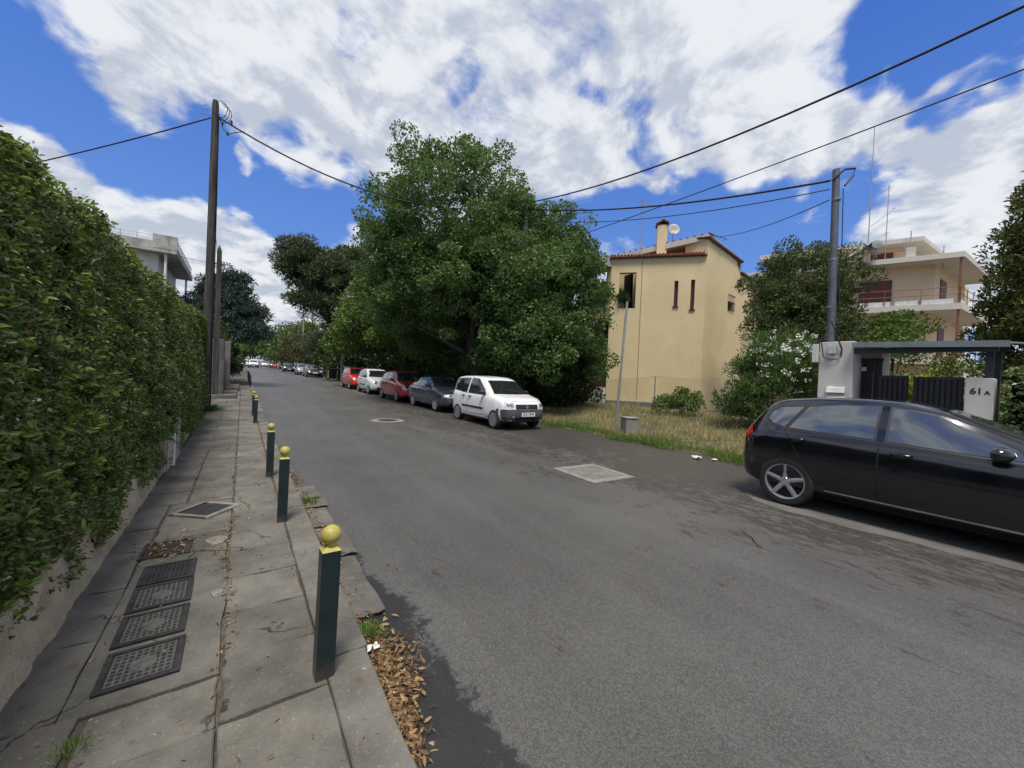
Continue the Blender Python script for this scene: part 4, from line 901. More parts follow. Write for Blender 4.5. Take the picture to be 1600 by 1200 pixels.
# ---- gate posts, steps and the balcony house beyond
st = thing('entrance_steps', 'low concrete entrance step at the dark gateway past the poles', 'step', (-.6, 20.5, terr(18)))
bevel(wp(MB().box((-1.6, 18.6, terr(18)), (-.17, 22.6, terr(18)+.24)), 'step', 'slab_concrete', st), .02)
bevel(wp(MB().box((-1.6, 22.7, terr(22)), (-.12, 27, terr(22)+.30)), 'step', 'slab_concrete', st), .02)
gp = thing('gate_post', 'plain grey concrete gate post below the dark conifer', 'pillar', (-.85, 19.8, terr(19)))
bevel(wp(MB().box((-1.35, 19.6, terr(19)), (-.62, 20.05, 2.6)), 'post', 'plinth_grey', gp), .015)  # darker grey: the shade under the conifer is put into the colour
g2 = thing('gate_post', 'second grey gate post closer to the dark bollards', 'pillar', (-.7, 23.5, terr(23)))
bevel(wp(MB().box((-1.35, 23.2, terr(23)), (-.50, 23.7, 2.7)), 'post', 'plinth_grey', g2), .015)  # shade on this post is also carried by its darker grey
gt_ = thing('garden_gate', 'dark metal garden gate between the grey gate posts', 'gate', (-.9, 21.6, terr(21)+.24))
for i in range(22): wp(MB().box((-.92, 20.08+i*.142, terr(21)+.27), (-.88, 20.19+i*.142, 2.35)), 'slat', 'dark_gate', gt_)
wp(MB().box((-.95, 20.06, 2.3), (-.85, 23.19, 2.42)), 'rail', 'dark_gate', gt_)
bh = thing('balcony_house', 'grey house with flat roof terrace railing behind the hedge', 'house', (-6, 31, .4))
X0, X1, Y0, Y1 = -9.0, -2.97, 26.65, 34.3
wp(MB().box((X0, Y0+.75, .2), (X1-.8, Y1-.5, 7.2)), 'wall', 'white_wall', bh)
wp(MB().box((X0, Y0, 7.2), (X1, Y1, 7.42)), 'roof_slab', 'old_concrete', bh)
wp(MB().box((X0, Y0, 4.1), (X1, Y1, 4.3)), 'balcony_slab', 'old_concrete', bh)
wp(MB().box((X0, Y0+.02, 7.421), (-3.9, Y0+.16, 7.72)), 'parapet', 'old_concrete', bh)
wp(MB().box((-3.9, Y0-.012, 7.38), (X1+.012, Y0+.2, 8.08)), 'parapet', 'old_concrete', bh)
wp(MB().box((X1-.16, Y0+.2, 7.421), (X1-.002, Y1, 7.52)), 'parapet', 'old_concrete', bh)
b = MB()
for z in (7.72, 7.9, 8.05): b.tube([(X1-.08, Y0+.2, z), (X1-.08, Y1, z)], .016, 6)
for i in range(14): b.tube([(X1-.08, Y0+.3+i*.56, 7.5), (X1-.08, Y0+.3+i*.56, 8.05)], .014, 5)
wp(b, 'railing', 'steel_grey', bh)
b = MB()
for z in (7.85, 8.03): b.tube([(X0, Y0+.1, z), (-3.9, Y0+.1, z)], .016, 6)
for i in range(9): b.tube([(X0+.3+i*.6, Y0+.1, 7.7), (X0+.3+i*.6, Y0+.1, 8.03)], .014, 5)
wp(b, 'railing', 'steel_grey', bh)
b = MB()
for z in (4.6, 4.85, 5.1): b.tube([(X0, Y0+.1, z), (X1-.08, Y0+.1, z), (X1-.08, Y1, z)], .016, 6)
wp(b, 'railing', 'steel_grey', bh)
wp(MB().tube([(-3.42, Y0+.25, 4.3), (-3.42, Y0+.25, 7.2)], .06, 10), 'column', 'white_wall', bh)
wp(MB().tube([(X1-.3, Y1-.3, 4.3), (X1-.3, Y1-.3, 7.2)], .06, 10), 'column', 'white_wall', bh)
for x in (-7.8, -5.9): 
    f = wp(MB().box((x, Y0+.72, 4.9), (x+1.1, Y0+.77, 6.7)), 'window', 'dark_gate', bh)
# ================================================================ right side of the street
def stucco(name, a, d, stain=(.2, .17, .12), amt=.5):
    def fn(t, oc, c, b):
        gc = t.node('ShaderNodeNewGeometry').outputs['Position']
        c = t.mix(t.ramp(t.noise(gc, .6, 5, .6), .3, .7), a, d)
        st = t.noise(t.mapping(gc, (2.2, 2.2, .16)), 1.0, 6, .65); c = t.mix(t.ramp(st, .55, .8, 0, amt), c, stain)
        return t.mix(t.ramp(t.noise(gc, 2.6, 6, .7), .58, .8, 0, .3), c, stain)
    return mat(name, a, rough=.92, var=0, bump=.35, bscale=60, spec=.2, fn=fn)
stucco('yellow_stucco', (.58, .47, .275), (.66, .54, .325), (.43, .36, .225), .45)
stucco('cream_stucco', (.62, .48, .31), (.67, .53, .36), (.45, .33, .23), .35)
stucco('slab_white', (.50, .47, .42), (.56, .53, .48), (.27, .25, .22), .6)
stucco('gate_stucco', (.56, .535, .49), (.63, .60, .55), (.42, .40, .36), .4)
mat('roof_tile', (.27, .085, .045), rough=.85, var=.45, vscale=7, bump=.5)
mat('roof_tile_dark', (.10, .055, .042), rough=.9, var=.45, vscale=7, bump=.5)
mat('maroon', (.060, .012, .012), rough=.6, var=.2)
mat('shutter_brown', (.115, .028, .018), rough=.6, var=.2, vscale=12)
mat('rust_rail', (.22, .085, .055), rough=.7, var=.3, vscale=8)
mat('room_shade', (.012, .012, .012), rough=.9, var=0)  # near-black: shade of unlit rooms and loggia put into the colour
mat('planter_white', (.55, .55, .53), rough=.7, var=.15)
mat('gate_black', (.012, .012, .014), rough=.45, var=.2)
mat('canopy_metal', (.20, .225, .23), rough=.5, metal=.35, var=.15, vscale=3)
mat('canopy_dark', (.055, .06, .064), rough=.6, metal=.2, var=.2)
mat('galv', (.33, .34, .34), rough=.5, metal=.6, var=.2)
mat('dish', (.42, .40, .36), rough=.6, var=.3, vscale=5)
mat('box_grey', (.22, .215, .20), rough=.75, var=.25, vscale=4)
mat('plastic_pale', (.42, .48, .47), rough=.5, var=.1)

def wall_holes(P, Q, z0, z1, holes, th=.28):
    """vertical wall from P to Q (xy) with rectangular openings (s0, s1, za, zb) and their reveals; outside is right of P->Q"""
    P, Q = Vector((*P, 0)), Vector((*Q, 0)); L_ = (Q-P).length; u = (Q-P)/L_; inn = Vector((-u.y, u.x, 0))*th
    pt = lambda s, z, d=0: tuple(P+u*s+inn*d+Vector((0, 0, z)))
    ss = sorted({0, L_, *[h[0] for h in holes], *[h[1] for h in holes]}); zs = sorted({z0, z1, *[h[2] for h in holes], *[h[3] for h in holes]}); b = MB()
    for a, c in zip(ss, ss[1:]):
        for za, zb_ in zip(zs, zs[1:]):
            m = ((a+c)/2, (za+zb_)/2)
            if any(h[0] < m[0] < h[1] and h[2] < m[1] < h[3] for h in holes): continue
            b.quad(pt(a, za), pt(c, za), pt(c, zb_), pt(a, zb_)); b.quad(pt(a, za, 1), pt(a, zb_, 1), pt(c, zb_, 1), pt(c, za, 1))
    for s0, s1, za, zb_ in holes:
        b.quad(pt(s0, za), pt(s0, za, 1), pt(s0, zb_, 1), pt(s0, zb_)); b.quad(pt(s1, za), pt(s1, zb_), pt(s1, zb_, 1), pt(s1, za, 1))
        b.quad(pt(s0, zb_), pt(s0, zb_, 1), pt(s1, zb_, 1), pt(s1, zb_)); b.quad(pt(s0, za), pt(s1, za), pt(s1, za, 1), pt(s0, za, 1))
    b.quad(pt(0, z1), pt(L_, z1), pt(L_, z1, 1), pt(0, z1, 1)); return b, pt
def slabbox(pt, s0, s1, za, zb_, d0, d1):
    v = [pt(s0, za, d0), pt(s1, za, d0), pt(s1, za, d1), pt(s0, za, d1), pt(s0, zb_, d0), pt(s1, zb_, d0), pt(s1, zb_, d1), pt(s0, zb_, d1)]
    return MB().add(v, [(0, 3, 2, 1), (4, 5, 6, 7), (0, 1, 5, 4), (1, 2, 6, 5), (2, 3, 7, 6), (3, 0, 4, 7)])
# ---- yellow house
A, B_, C_, D_ = (18.12, 9.94), (15.24, 13.30), (23.58, 10.39), (16.1, 22.0)
hs = thing('yellow_house', 'two storey yellow stucco house with tiled eaves and narrow slit windows', 'house', (18, 14, .35))
b, pt = wall_holes(B_, A, .30, 7.86, [(.40, 1.22, 5.30, 7.10), (3.02, 3.20, 5.40, 6.64), (3.77, 3.95, 5.24, 6.68)])
wp(b, 'wall', 'yellow_stucco', hs)
for s0, s1, za, zb_ in [(3.02, 3.20, 5.40, 6.64), (3.77, 3.95, 5.24, 6.68)]:
    w_ = wp(slabbox(pt, s0+.005, s1-.005, za+.005, zb_-.005, .5, .75), 'slit_window', 'maroon', hs)
    wp(slabbox(pt, s0-.04, s1+.04, za-.06, za-.002, -.22, .5), 'sill', 'maroon', w_)
wp(slabbox(pt, .42, 4.4, 5.0, 5.2, 1.0, 7), 'loggia_floor', 'yellow_stucco', hs)
wp(slabbox(pt, .3, 1.8, 5.2, 7.8, 6.0, 6.4), 'loggia_back_wall', 'yellow_stucco', hs)
wp(slabbox(pt, 1.35, 1.55, 5.2, 7.8, 1.01, 6), 'loggia_side_wall', 'room_shade', hs)
wp(slabbox(pt, -.02, 4.44, .2, .62, -.14, -.002), 'plinth', 'plinth_grey', hs)
b = MB(); u2 = Vector((C_[0]-A[0], C_[1]-A[1], 0)).normalized(); inn2 = Vector((-u2.y, u2.x, 0))
def q2(s, z, d=0): return tuple(Vector((*A, z))+u2*s+inn2*d)
win = (2.65, 3.45, 5.58, 6.1)
def top2(s): return 8.60-.058*s if s < 4.1 else 7.78-.065*(s-4.1)
ss = [0, 1.3, 2.65, 3.45, 4.1]; 
for a, c in zip(ss, ss[1:]):
    if a == 2.65:
        b.quad(q2(a, .3), q2(c, .3), q2(c, win[2]), q2(a, win[2])); b.quad(q2(a, win[3]), q2(c, win[3]), q2(c, top2(c)), q2(a, top2(a)))
    else: b.quad(q2(a, .3), q2(c, .3), q2(c, top2(c)), q2(a, top2(a)))
b.quad(q2(4.1001, .3), q2(7.5, .3), q2(7.5, top2(7.5)), q2(4.1001, top2(4.11)))
b.quad(q2(4.1, 7.0), q2(4.1, 8.36), q2(4.1, 8.36, 4), q2(4.1, 7.0, 4))
for s in (2.65, 3.45): b.quad(q2(s, win[2]), q2(s, win[3]), q2(s, win[3], .2), q2(s, win[2], .2))
b.quad(q2(2.65, win[2]), q2(3.45, win[2]), q2(3.45, win[2], .2), q2(2.65, win[2], .2)); b.quad(q2(2.65, win[3]), q2(3.45, win[3]), q2(3.45, win[3], .2), q2(2.65, win[3], .2))
b.quad(q2(0, 7.8), q2(0, 8.60), q2(0, 8.55, 1.1), q2(0, 7.8, 1.1))
wp(b, 'wall', 'yellow_stucco', hs)
w_ = wp(MB().quad(q2(2.6, 5.5, .18), q2(3.5, 5.5, .18), q2(3.5, 6.2, .18), q2(2.6, 6.2, .18)), 'window', 'room_shade', hs)
b = MB()
for i in range(5): s = 2.72+i*.165; b.tube([q2(s, win[2], -.05), q2(s, win[3], -.05)], .012, 5)
for z in (5.66, 6.02): b.tube([q2(2.62, z, -.05), q2(3.48, z, -.05)], .012, 5)
wp(b, 'window_grille', 'gate_black', w_)
b = MB(); [b.tube([q2(2.6+i*.1, 6.36, -.08), q2(2.66+i*.1, 6.44, -.02)], .02, 5) for i in range(9)]; wp(b, 'ledge_tiles', 'roof_tile_dark', hs)
# eave tiles on the AB wall, verge tiles on AC
uAB = Vector((A[0]-B_[0], A[1]-B_[1], 0)).normalized(); outAB = Vector((uAB.y, -uAB.x, 0)); Lab = 4.427
b = MB(); n = 27
for i in range(n):
    s = -.12+i*(Lab+.0)/n; p0 = Vector((*B_, 0))+uAB*(s+.08)
    b.tube([p0+outAB*.20+Vector((0, 0, 7.88)), p0-outAB*.35+Vector((0, 0, 8.02)), p0-outAB*1.0+Vector((0, 0, 8.18))], [.075, .07, .065], 8, cap=True)
wp(b, 'eave_tiles', 'roof_tile', hs, smooth=True, angle=60)
wp(MB().add([tuple(Vector((*B_, 0))+uAB*s+outAB*d+Vector((0, 0, z))) for s, d, z in [(-.1, .14, 7.862), (4.42, .14, 7.862), (4.42, -1.05, 8.12), (-.1, -1.05, 8.12), (-.1, .14, 7.80), (4.42, .14, 7.80), (4.42, -1.05, 7.80), (-.1, -1.05, 7.80)]],
    [(0, 1, 2, 3), (7, 6, 5, 4), (0, 4, 5, 1), (1, 5, 6, 2), (2, 6, 7, 3), (3, 7, 4, 0)]), 'pent_roof', 'roof_tile_dark', hs)
# setback upper wall and white edged roof slab
F = Vector((17.09, 13.66, 8.62)); Aq = Vector((*A, 8.62))-outAB*-.02
pA, pF = Vector((*A, 0))+u2*.05-outAB*.05, Vector((F.x, F.y, 0)); back = u2*4.2
for nm, m_, za, zb_, ex in [('roof_slab', 'slab_white', 8.45, 8.72, 0.0)]:
    poly = [pA+outAB*.1, pA+back+outAB*.05, pF+back*1.2, pF+(pF-pA)*.35]
    wp(MB().prism([(p.x, p.y) for p in poly], [za+.15, za-.1, za-.25, za-.1], [zb_+.15, zb_-.12, zb_-.25, zb_-.1]), nm, m_, hs)
b = MB(); n = 16
for i in range(n+1): p = (pA+outAB*.1).lerp(pF+(pF-pA)*.35, i/n); b.tube([p+Vector((0, 0, 8.90-.26*i/n)), p+u2*.5+Vector((0, 0, 8.93-.26*i/n))], .05, 6)
wp(b, 'ridge_tiles', 'roof_tile', hs)
wp(MB().prism([(p.x, p.y) for p in (Vector((*A, 0))-outAB*1.0+u2*.3, Vector((*A, 0))-outAB*1.0+u2*3, pF+u2*3, pF+u2*.9)], 7.7, 8.42), 'upper_wall', 'yellow_stucco', hs)
b = MB()
for i in range(26): s = -.05+i*.165; b.tube([q2(s, top2(s)+.05, -.14), q2(s, top2(s)+.16, .5)], [.07, .06], 7)
wp(b, 'verge_tiles', 'roof_tile_dark', hs, smooth=True, angle=60); b = MB()
for i in range(9): s = 4.15+i*.165; b.tube([q2(s, top2(s)+.05, -.14), q2(s, top2(s)+.16, .5)], [.07, .06], 7)
wp(b, 'verge_tiles', 'roof_tile_dark', hs, smooth=True, angle=60)
b = MB(); b.quad(q2(-.1, 8.66, -.05), q2(4.2, 8.42, -.05), q2(4.2, 8.5, 5), q2(-.1, 8.7, 4)); b.quad(q2(4.1, 7.84, -.05), q2(7.6, 7.62, -.05), q2(7.6, 8.2, 5), q2(4.1, 8.3, 5)); wp(b, 'roof_plane', 'roof_tile_dark', hs)
# street facade with shutter, parapet and open loggia
b, pd_ = wall_holes(D_, B_, .3, 7.86, [(5.2, 8.40, 5.32, 7.35), (6.2, 8.70, 1.25, 4.62)], .3); wp(b, 'wall', 'yellow_stucco', hs)
wp(slabbox(pd_, 6.2, 8.7, 1.25, 4.62, .5, .8), 'garage_shutter', 'maroon', hs)
wp(slabbox(pd_, 5.0, 8.65, 4.72, 4.84, -.6, 0), 'tile_ledge', 'roof_tile', hs); wp(slabbox(pd_, 4.0, 8.74, 7.40, 7.86, -2.2, -.01), 'eave_beam', 'old_concrete', hs)
wp(slabbox(pd_, 7.4, 8.7, .3, 1.22, -.5, -.01), 'white_base', 'planter_white', hs)
wp(slabbox(pd_, 4.9, 8.5, 5.25, 7.4, 5.5, 6.0), 'loggia_back_wall', 'room_shade', hs)  # dark back added so the opening looks shaded and shows no sky
wp(MB().prism([(16.2, 12.6), (22.8, 11.3), (22.8, 22), (16.6, 21.9)], .3, 4.9), 'core', 'room_shade', hs)
# chimney, dish, masts
ch = MB().box((17.42, 11.92, 7.9), (17.90, 12.40, 9.75), R(40)); cho = wp(ch, 'chimney', 'yellow_stucco', hs)
b = MB()
for i in range(5):
    for s in (-1, 1): a = i*.13-.26; b.tube([(17.66+a*.77-s*.0, 12.16+a*.64, 9.98+.03*s), (17.66+a*.77+s*.30*.64, 12.16+a*.64-s*.30*.77, 9.80)], .065, 6)
wp(b, 'chimney_tiles', 'roof_tile_dark', cho, smooth=True, angle=60)
dsh = thing('satellite_dish', 'pale weathered satellite dish on a pole beside the chimney', 'satellite dish', (18.3, 11.95, 8.3))
b = MB().lathe([(.001, .0), (.12, .015), (.22, .05), (.30, .10), (.29, .115), (.2, .07), (.001, .02)], 20); o = b.build('reflector', 'dish', dsh, smooth=True); o.rotation_euler = (R(78), 0, R(-38)); o.location = (0, -.02, 1.35)
MB().tube([(0, 0, -.4), (0, 0, 1.3)], .022, 8).build('mast', 'galv', dsh); MB().tube([(0, 0, 1.15), (-.16, -.28, 1.28)], .012, 6).build('feed_arm', 'galv', dsh)
def antenna(loc, h, label, rows_, r_=.02, group='roof aerials', arm=.9, az=0.6):
    t = thing('tv_aerial', label, 'antenna', loc, az, group); MB().tube([(0, 0, -.6), (0, 0, h)], [r_, r_*.7], 7).build('mast', 'galv', t)
    for k, (z, ln, n_) in enumerate(rows_):
        b = MB().tube([(-ln*.3, 0, z), (ln*.7, 0, z)], .011, 5)
        for i in range(n_): x = -ln*.3+ln*i/(n_-1); b.tube([(x, -.22+.015*i, z), (x, .22-.015*i, z)], .006, 4)
        b.build('boom', 'galv', t)
    return t
antenna((16.75, 12.78, 7.0), 4.05, 'aerial mast with a comb boom on the yellow house wall', [(3.95, 1.3, 9), (3.45, .3, 3), (3.2, .3, 3)], .028)
b = MB(); [b.tube([(18.4+i*.28, 10.1-.1*i, 8.75), (18.55+i*.28, 10.0-.1*i, 9.05-.05*i)], .015, 5) for i in range(4)]; b.tube([(18.4, 10.1, 9.0), (19.4, 9.7, 8.85)], .015, 5); wp(b, 'roof_frame', 'gate_black', hs)
antenna((18.3, 10.5, 8.7), .75, 'bare short rod on the ridge of the yellow house', [], .016); antenna((23.0, 10.6, 8.1), 1.3, 'bare short rod above the lower roof of the yellow house', [], .016)
wp(MB().tube([pt(1.5, .7, -.06), pt(1.48, 7.7, -.06)], .010, 5), 'wall_cable', 'rust_rail', hs)

# ---- apartment block
K = Vector((33.61, 3.36, 0)); dl = Vector((-.351, .9363, 0)); dr = Vector((.998, -.06, 0)); bis = (dl+dr).normalized()
ap_ = thing('apartment_block', 'cream three storey apartment block with white balcony slabs and rust railings', 'apartment block', (36, 8, .05))
def slabpoly(e): k = K-bis*e; return [k, k+dr*(9+e), k+dr*(9+e)+dl*16, k+dl*(13+e)]
for nm, z0, z1, e in [('roof_slab', 9.62, 9.93, 0), ('balcony_slab', 6.62, 6.98, 0), ('balcony_slab', 3.45, 3.80, 0)]:
    wp(MB().prism([(p.x, p.y) for p in slabpoly(e)], z0, z1), nm, 'slab_white', ap_)
kw = K+bis*1.55
for z0, z1 in ((.05, 3.45), (3.80, 6.62), (6.98, 9.62)):
    p = [kw, kw+dr*9, kw+dr*9+dl*12, kw+dl*12]; ws_ = wp(MB().prism([(q.x, q.y) for q in p], z0, z1), 'wall', 'cream_stucco', ap_)
    nl = Vector((-dl.y, dl.x, 0)); nl = nl if nl.dot(bis) < 0 else -nl; nr = Vector((dr.y, -dr.x, 0)); nr = nr if nr.dot(bis) < 0 else -nr
    for s0, s1 in ((1.9, 3.5), (5.0, 7.0)):
        zt = z1-.75; q = lambda s, d, z: tuple(kw+dl*s+nl*d+Vector((0, 0, z))); f = MB()
        f.add([q(s0-.08, .0, z0+.02), q(s1+.08, .0, z0+.02), q(s1+.08, .05, z0+.02), q(s0-.08, .05, z0+.02), q(s0-.08, .0, zt+.08), q(s1+.08, .0, zt+.08), q(s1+.08, .05, zt+.08), q(s0-.08, .05, zt+.08)], [(0, 3, 2, 1), (4, 5, 6, 7), (0, 1, 5, 4), (1, 2, 6, 5), (2, 3, 7, 6), (3, 0, 4, 7)])
        fo = wp(f, 'window_frame', 'slab_white', ap_)
        for i in range(16):
            za = z0+.06+(zt-z0-.06)*i/16; zb_ = z0+.06+(zt-z0-.06)*(i+.86)/16
            so_ = wp(MB().add([q(s0, .051, za), q(s1, .051, za), q(s1, .085, za), q(s0, .085, za), q(s0, .051, zb_), q(s1, .051, zb_), q(s1, .068, zb_), q(s0, .068, zb_)], [(0, 3, 2, 1), (4, 5, 6, 7), (0, 1, 5, 4), (1, 2, 6, 5), (2, 3, 7, 6), (3, 0, 4, 7)]), 'shutter_slat', 'shutter_brown', fo)
    q = lambda s, d, z: tuple(kw+dr*s+nr*d+Vector((0, 0, z)))
    wp(MB().add([q(1.2, .01, z0), q(2.6, .01, z0), q(2.6, .05, z0), q(1.2, .05, z0), q(1.2, .01, z1-.7), q(2.6, .01, z1-.7), q(2.6, .05, z1-.7), q(1.2, .05, z1-.7)], [(0, 3, 2, 1), (4, 5, 6, 7), (0, 1, 5, 4), (1, 2, 6, 5), (2, 3, 7, 6), (3, 0, 4, 7)]), 'balcony_door', 'shutter_brown', ap_)
for z0, z1 in ((3.80, 6.62), (6.98, 9.62)):
    c = K+bis*.18; wp(MB().box((c.x-.055, c.y-.055, z0), (c.x+.055, c.y+.055, z1)), 'column', 'rust_rail', ap_)
    b = MB()
    for h in (.95, .55): b.tube([K+bis*.1+dl*12+Vector((0, 0, z0+h)), K+bis*.1+Vector((0, 0, z0+h)), K+bis*.1+dr*8+Vector((0, 0, z0+h))], .022, 6)
    for i in range(8): p = K+bis*.1+dl*(1.6*i); b.tube([p+Vector((0, 0, z0)), p+Vector((0, 0, z0+.95))], .02, 6)
    for i in range(1, 5): p = K+bis*.1+dr*(1.6*i); b.tube([p+Vector((0, 0, z0)), p+Vector((0, 0, z0+.95))], .02, 6)
    wp(b, 'railing', 'rust_rail', ap_)
for s0, s1, wh in ((.25, 1.55, 'next to the rust corner column'), (1.7, 2.7, 'second from the rust corner column'), (2.9, 3.9, 'third from the rust corner column'), (4.1, 4.9, 'fourth from the rust corner column'), (5.2, 6.2, 'fifth from the rust corner column')):
    q = [K+bis*.14+dl*s0, K+bis*.14+dl*s1, K+bis*.42+dl*s1, K+bis*.42+dl*s0]; pb = thing('planter_box', 'long white planter box on the upper balcony, '+wh, 'planter', (q[0].x, q[0].y, 7.0), group='balcony planters')
    wp(MB().prism([(p.x, p.y) for p in q], 7.0, 7.27), 'trough', 'planter_white', pb); wp(MB().prism([(p.x, p.y) for p in [q[0].lerp(q[2], .06), q[1].lerp(q[3], .06), q[2].lerp(q[0], .06), q[3].lerp(q[1], .06)]], 7.271, 7.285), 'soil', 'soil', pb)
q = [K+bis*.16+dr*.4, K+bis*.16+dr*1.9, K+bis*.44+dr*1.9, K+bis*.44+dr*.4]; pb = thing('planter_box', 'white planter box on the short right hand balcony of the block', 'planter', (q[0].x, q[0].y, 7.0), group='balcony planters'); wp(MB().prism([(p.x, p.y) for p in q], 7.0, 7.27), 'trough', 'planter_white', pb)
# penthouse, chimneys
pk = Vector((34.9, 6.1, 0)); ph = [pk, pk+dr*5, pk+dr*5+dl*8, pk+dl*7]
wp(MB().prism([(p.x, p.y) for p in [v+bis*.0 for v in ph]], 9.931, 11.15), 'penthouse_wall', 'cream_stucco', ap_); k2 = pk-bis*1.2
wp(MB().prism([(p.x, p.y) for p in [k2, k2+dr*7, k2+dr*7+dl*10, k2+dl*8.5]], 11.151, 11.42), 'penthouse_slab', 'slab_white', ap_)
q = lambda s, d, z: tuple(pk+dl*s+nl*d+Vector((0, 0, z)))
for s0, s1 in ((.5, 1.6), (4.0, 6.6)): wp(MB().add([q(s0, .01, 9.95), q(s1, .01, 9.95), q(s1, .05, 9.95), q(s0, .05, 9.95), q(s0, .01, 10.85), q(s1, .01, 10.85), q(s1, .05, 10.85), q(s0, .05, 10.85)], [(0, 3, 2, 1), (4, 5, 6, 7), (0, 1, 5, 4), (1, 2, 6, 5), (2, 3, 7, 6), (3, 0, 4, 7)]), 'shutter', 'shutter_brown', ap_)
for s, h in ((1.9, .62), ): p = K+bis*.5+dl*s; wp(MB().box((p.x-.22, p.y-.22, 9.931), (p.x+.22, p.y+.22, 9.93+h), R(20)), 'vent_stack', 'slab_white', ap_); antenna((p.x, p.y, 10.4), 1.2, 'bare rod on the vent stack of the apartment roof', [], .034)
p = K+bis*.5+dl*.8; antenna((p.x+.9, p.y-.2, 9.9), .8, 'stub rod near the roof corner of the apartment block', [], .03)
b = MB(); b.tube([K+bis*.3+dl*2.2+Vector((0, 0, 10.4)), K+bis*.3+dl*8+Vector((0, 0, 10.55))], .022, 6); wp(b, 'roof_rail', 'rust_rail', ap_)
# solar water heater
sh = thing('solar_heater', 'solar water heater with round tank and tilted panel on the apartment roof', 'solar heater', (32.1, 6.9, 9.93), math.atan2(dl.y, dl.x))
MB().lathe([(.001, -.55), (.24, -.53), (.27, -.45), (.27, .45), (.24, .53), (.001, .55)], 18, c=(0, 0, .78), axis='y').build('tank', 'galv', sh, smooth=True, angle=50)
def tilt(b, nm, m): o = b.build(nm, m, sh); o.rotation_euler = (0, R(36), 0); o.location = (1.0, 0, .42); return o
pn_ = tilt(MB().box((-.9, -.5, -.03), (.9, .5, .03)), 'collector_panel', 'glass_sky')
for a_, c_ in (((-.94, -.54), (.94, -.5)), ((-.94, .5), (.94, .54)), ((-.94, -.5), (-.9, .5)), ((.9, -.5), (.94, .5))): tilt(MB().box((*a_, -.05), (*c_, .05)), 'panel_frame', 'planter_white')
b = MB(); [b.tube([(x, y, 0), (x, y, z)], .02, 6) for x, y, z in ((0, -.4, .55), (0, .4, .55), (.5, -.4, .75), (.5, .4, .75))]; b.build('stand', 'galv', sh)['kind'] = 'stuff'
antenna((31.85, 7.2, 9.9), 8.3, 'very tall thin whip mast on the apartment roof', [(3.2, 1.2, 3), (5.2, .5, 3)], .03); antenna((32.7, 6.55, 9.9), 4.75, 'aerial mast with two booms beside the tall whip mast', [(4.55, .5, 4), (2.9, 2.8, 8), (1.7, .5, 4)], .026)

# ---- gate with canopy and house number
tp_ = thing('gate_pillar', 'tall grey rendered gate pillar with letter slot and meter box', 'pillar', (9.8, 2.5, .06))
bevel(wp(MB().box((9.5, 2.27, 0), (10.1, 2.80, 2.50)), 'shaft', 'gate_stucco', tp_), .012)
wp(MB().box((10.102, 1.98, 0), (10.7, 2.38, 2.42)), 'return_wall', 'gate_stucco', tp_)
b = MB().add([(9.40, 2.36, 1.50), (9.499, 2.36, 1.50), (9.499, 2.64, 1.50), (9.40, 2.64, 1.50), (9.44, 2.36, 1.60), (9.499, 2.36, 1.62), (9.499, 2.64, 1.62), (9.44, 2.64, 1.60)], [(0, 3, 2, 1), (4, 5, 6, 7), (0, 1, 5, 4), (1, 2, 6, 5), (2, 3, 7, 6), (3, 0, 4, 7)]); bevel(wp(b, 'letter_flap', 'planter_white', tp_), .008)
bevel(wp(MB().box((9.43, 2.53, 2.26), (9.499, 2.65, 2.43)), 'meter_box', 'plastic_pale', tp_), .006)
bevel(wp(MB().box((9.43, 2.81, 2.10), (9.53, 2.90, 2.46)), 'junction_box', 'gate_stucco', tp_), .006)
b = MB(); b.tube([(9.46, 2.62, 2.9), (9.45, 2.50, 2.55), (9.47, 2.44, 2.35), (9.47, 2.45, 2.2)], .014, 6); b.tube([(9.47, 2.78, 2.6), (9.46, 2.72, 2.2), (9.46, 2.6, 2.15), (9.47, 2.5, 2.16)], .010, 6); b.tube([(9.5, 2.85, 2.5), (9.55, 2.75, 2.62), (9.9, 2.7, 2.75)], .012, 6); wp(b, 'cables', 'cable', tp_)
pg = thing('pedestrian_gate', 'narrow tall black pedestrian gate beside the tall pillar', 'gate', (9.9, 2.1, .06))
for y0, y1 in ((2.10, 2.255), (1.96, 2.08)):
    for i in range(4): w_ = (y1-y0)/4; wp(MB().box((10.03, y0+i*w_+.003, .1), (10.08, y0+(i+1)*w_-.003, 2.15)), 'slat', 'gate_black', pg)
wp(MB().box((10.02, 1.95, 2.15), (10.09, 2.262, 2.20)), 'top_rail', 'gate_black', pg); wp(MB().box((9.99, 2.18, 1.95), (10.02, 2.26, 2.03)), 'name_plate', 'planter_white', pg)
for nm, x, y0, y1, zt, lab in [('driveway_gate', 9.75, 1.55, 1.95, 1.86, 'short black slatted gate leaf by the pedestrian gate'), ('driveway_gate', 9.60, .89, 1.47, 1.84, 'wider black slatted gate leaf joined to the number pillar')]:
    g_ = thing(nm, lab, 'gate', (x, (y0+y1)/2, .06), group='gate leaves'); n = int((y1-y0)/.062)
    for i in range(n): y = y0+(y1-y0)*(i+.5)/n; wp(MB().box((x-.012, y-.022, .12), (x+.012, y+.022, zt-.05)), 'slat', 'gate_black', g_)
    wp(MB().box((x-.02, y0, zt-.05), (x+.02, y1, zt)), 'rail', 'gate_black', g_); wp(MB().box((x-.02, y0, .08), (x+.02, y1, .13)), 'rail', 'gate_black', g_); wp(MB().box((x+.02, y0, .1), (x+.03, y1, zt-.03)), 'backing', 'gate_black', g_)
np_ = thing('gate_pillar', 'low pale grey gate pillar with house number in black', 'pillar', (9.7, .72, .06))
bevel(wp(MB().box((9.5, .57, 0), (9.85, .87, 1.83)), 'shaft', 'gate_stucco', np_), .010)
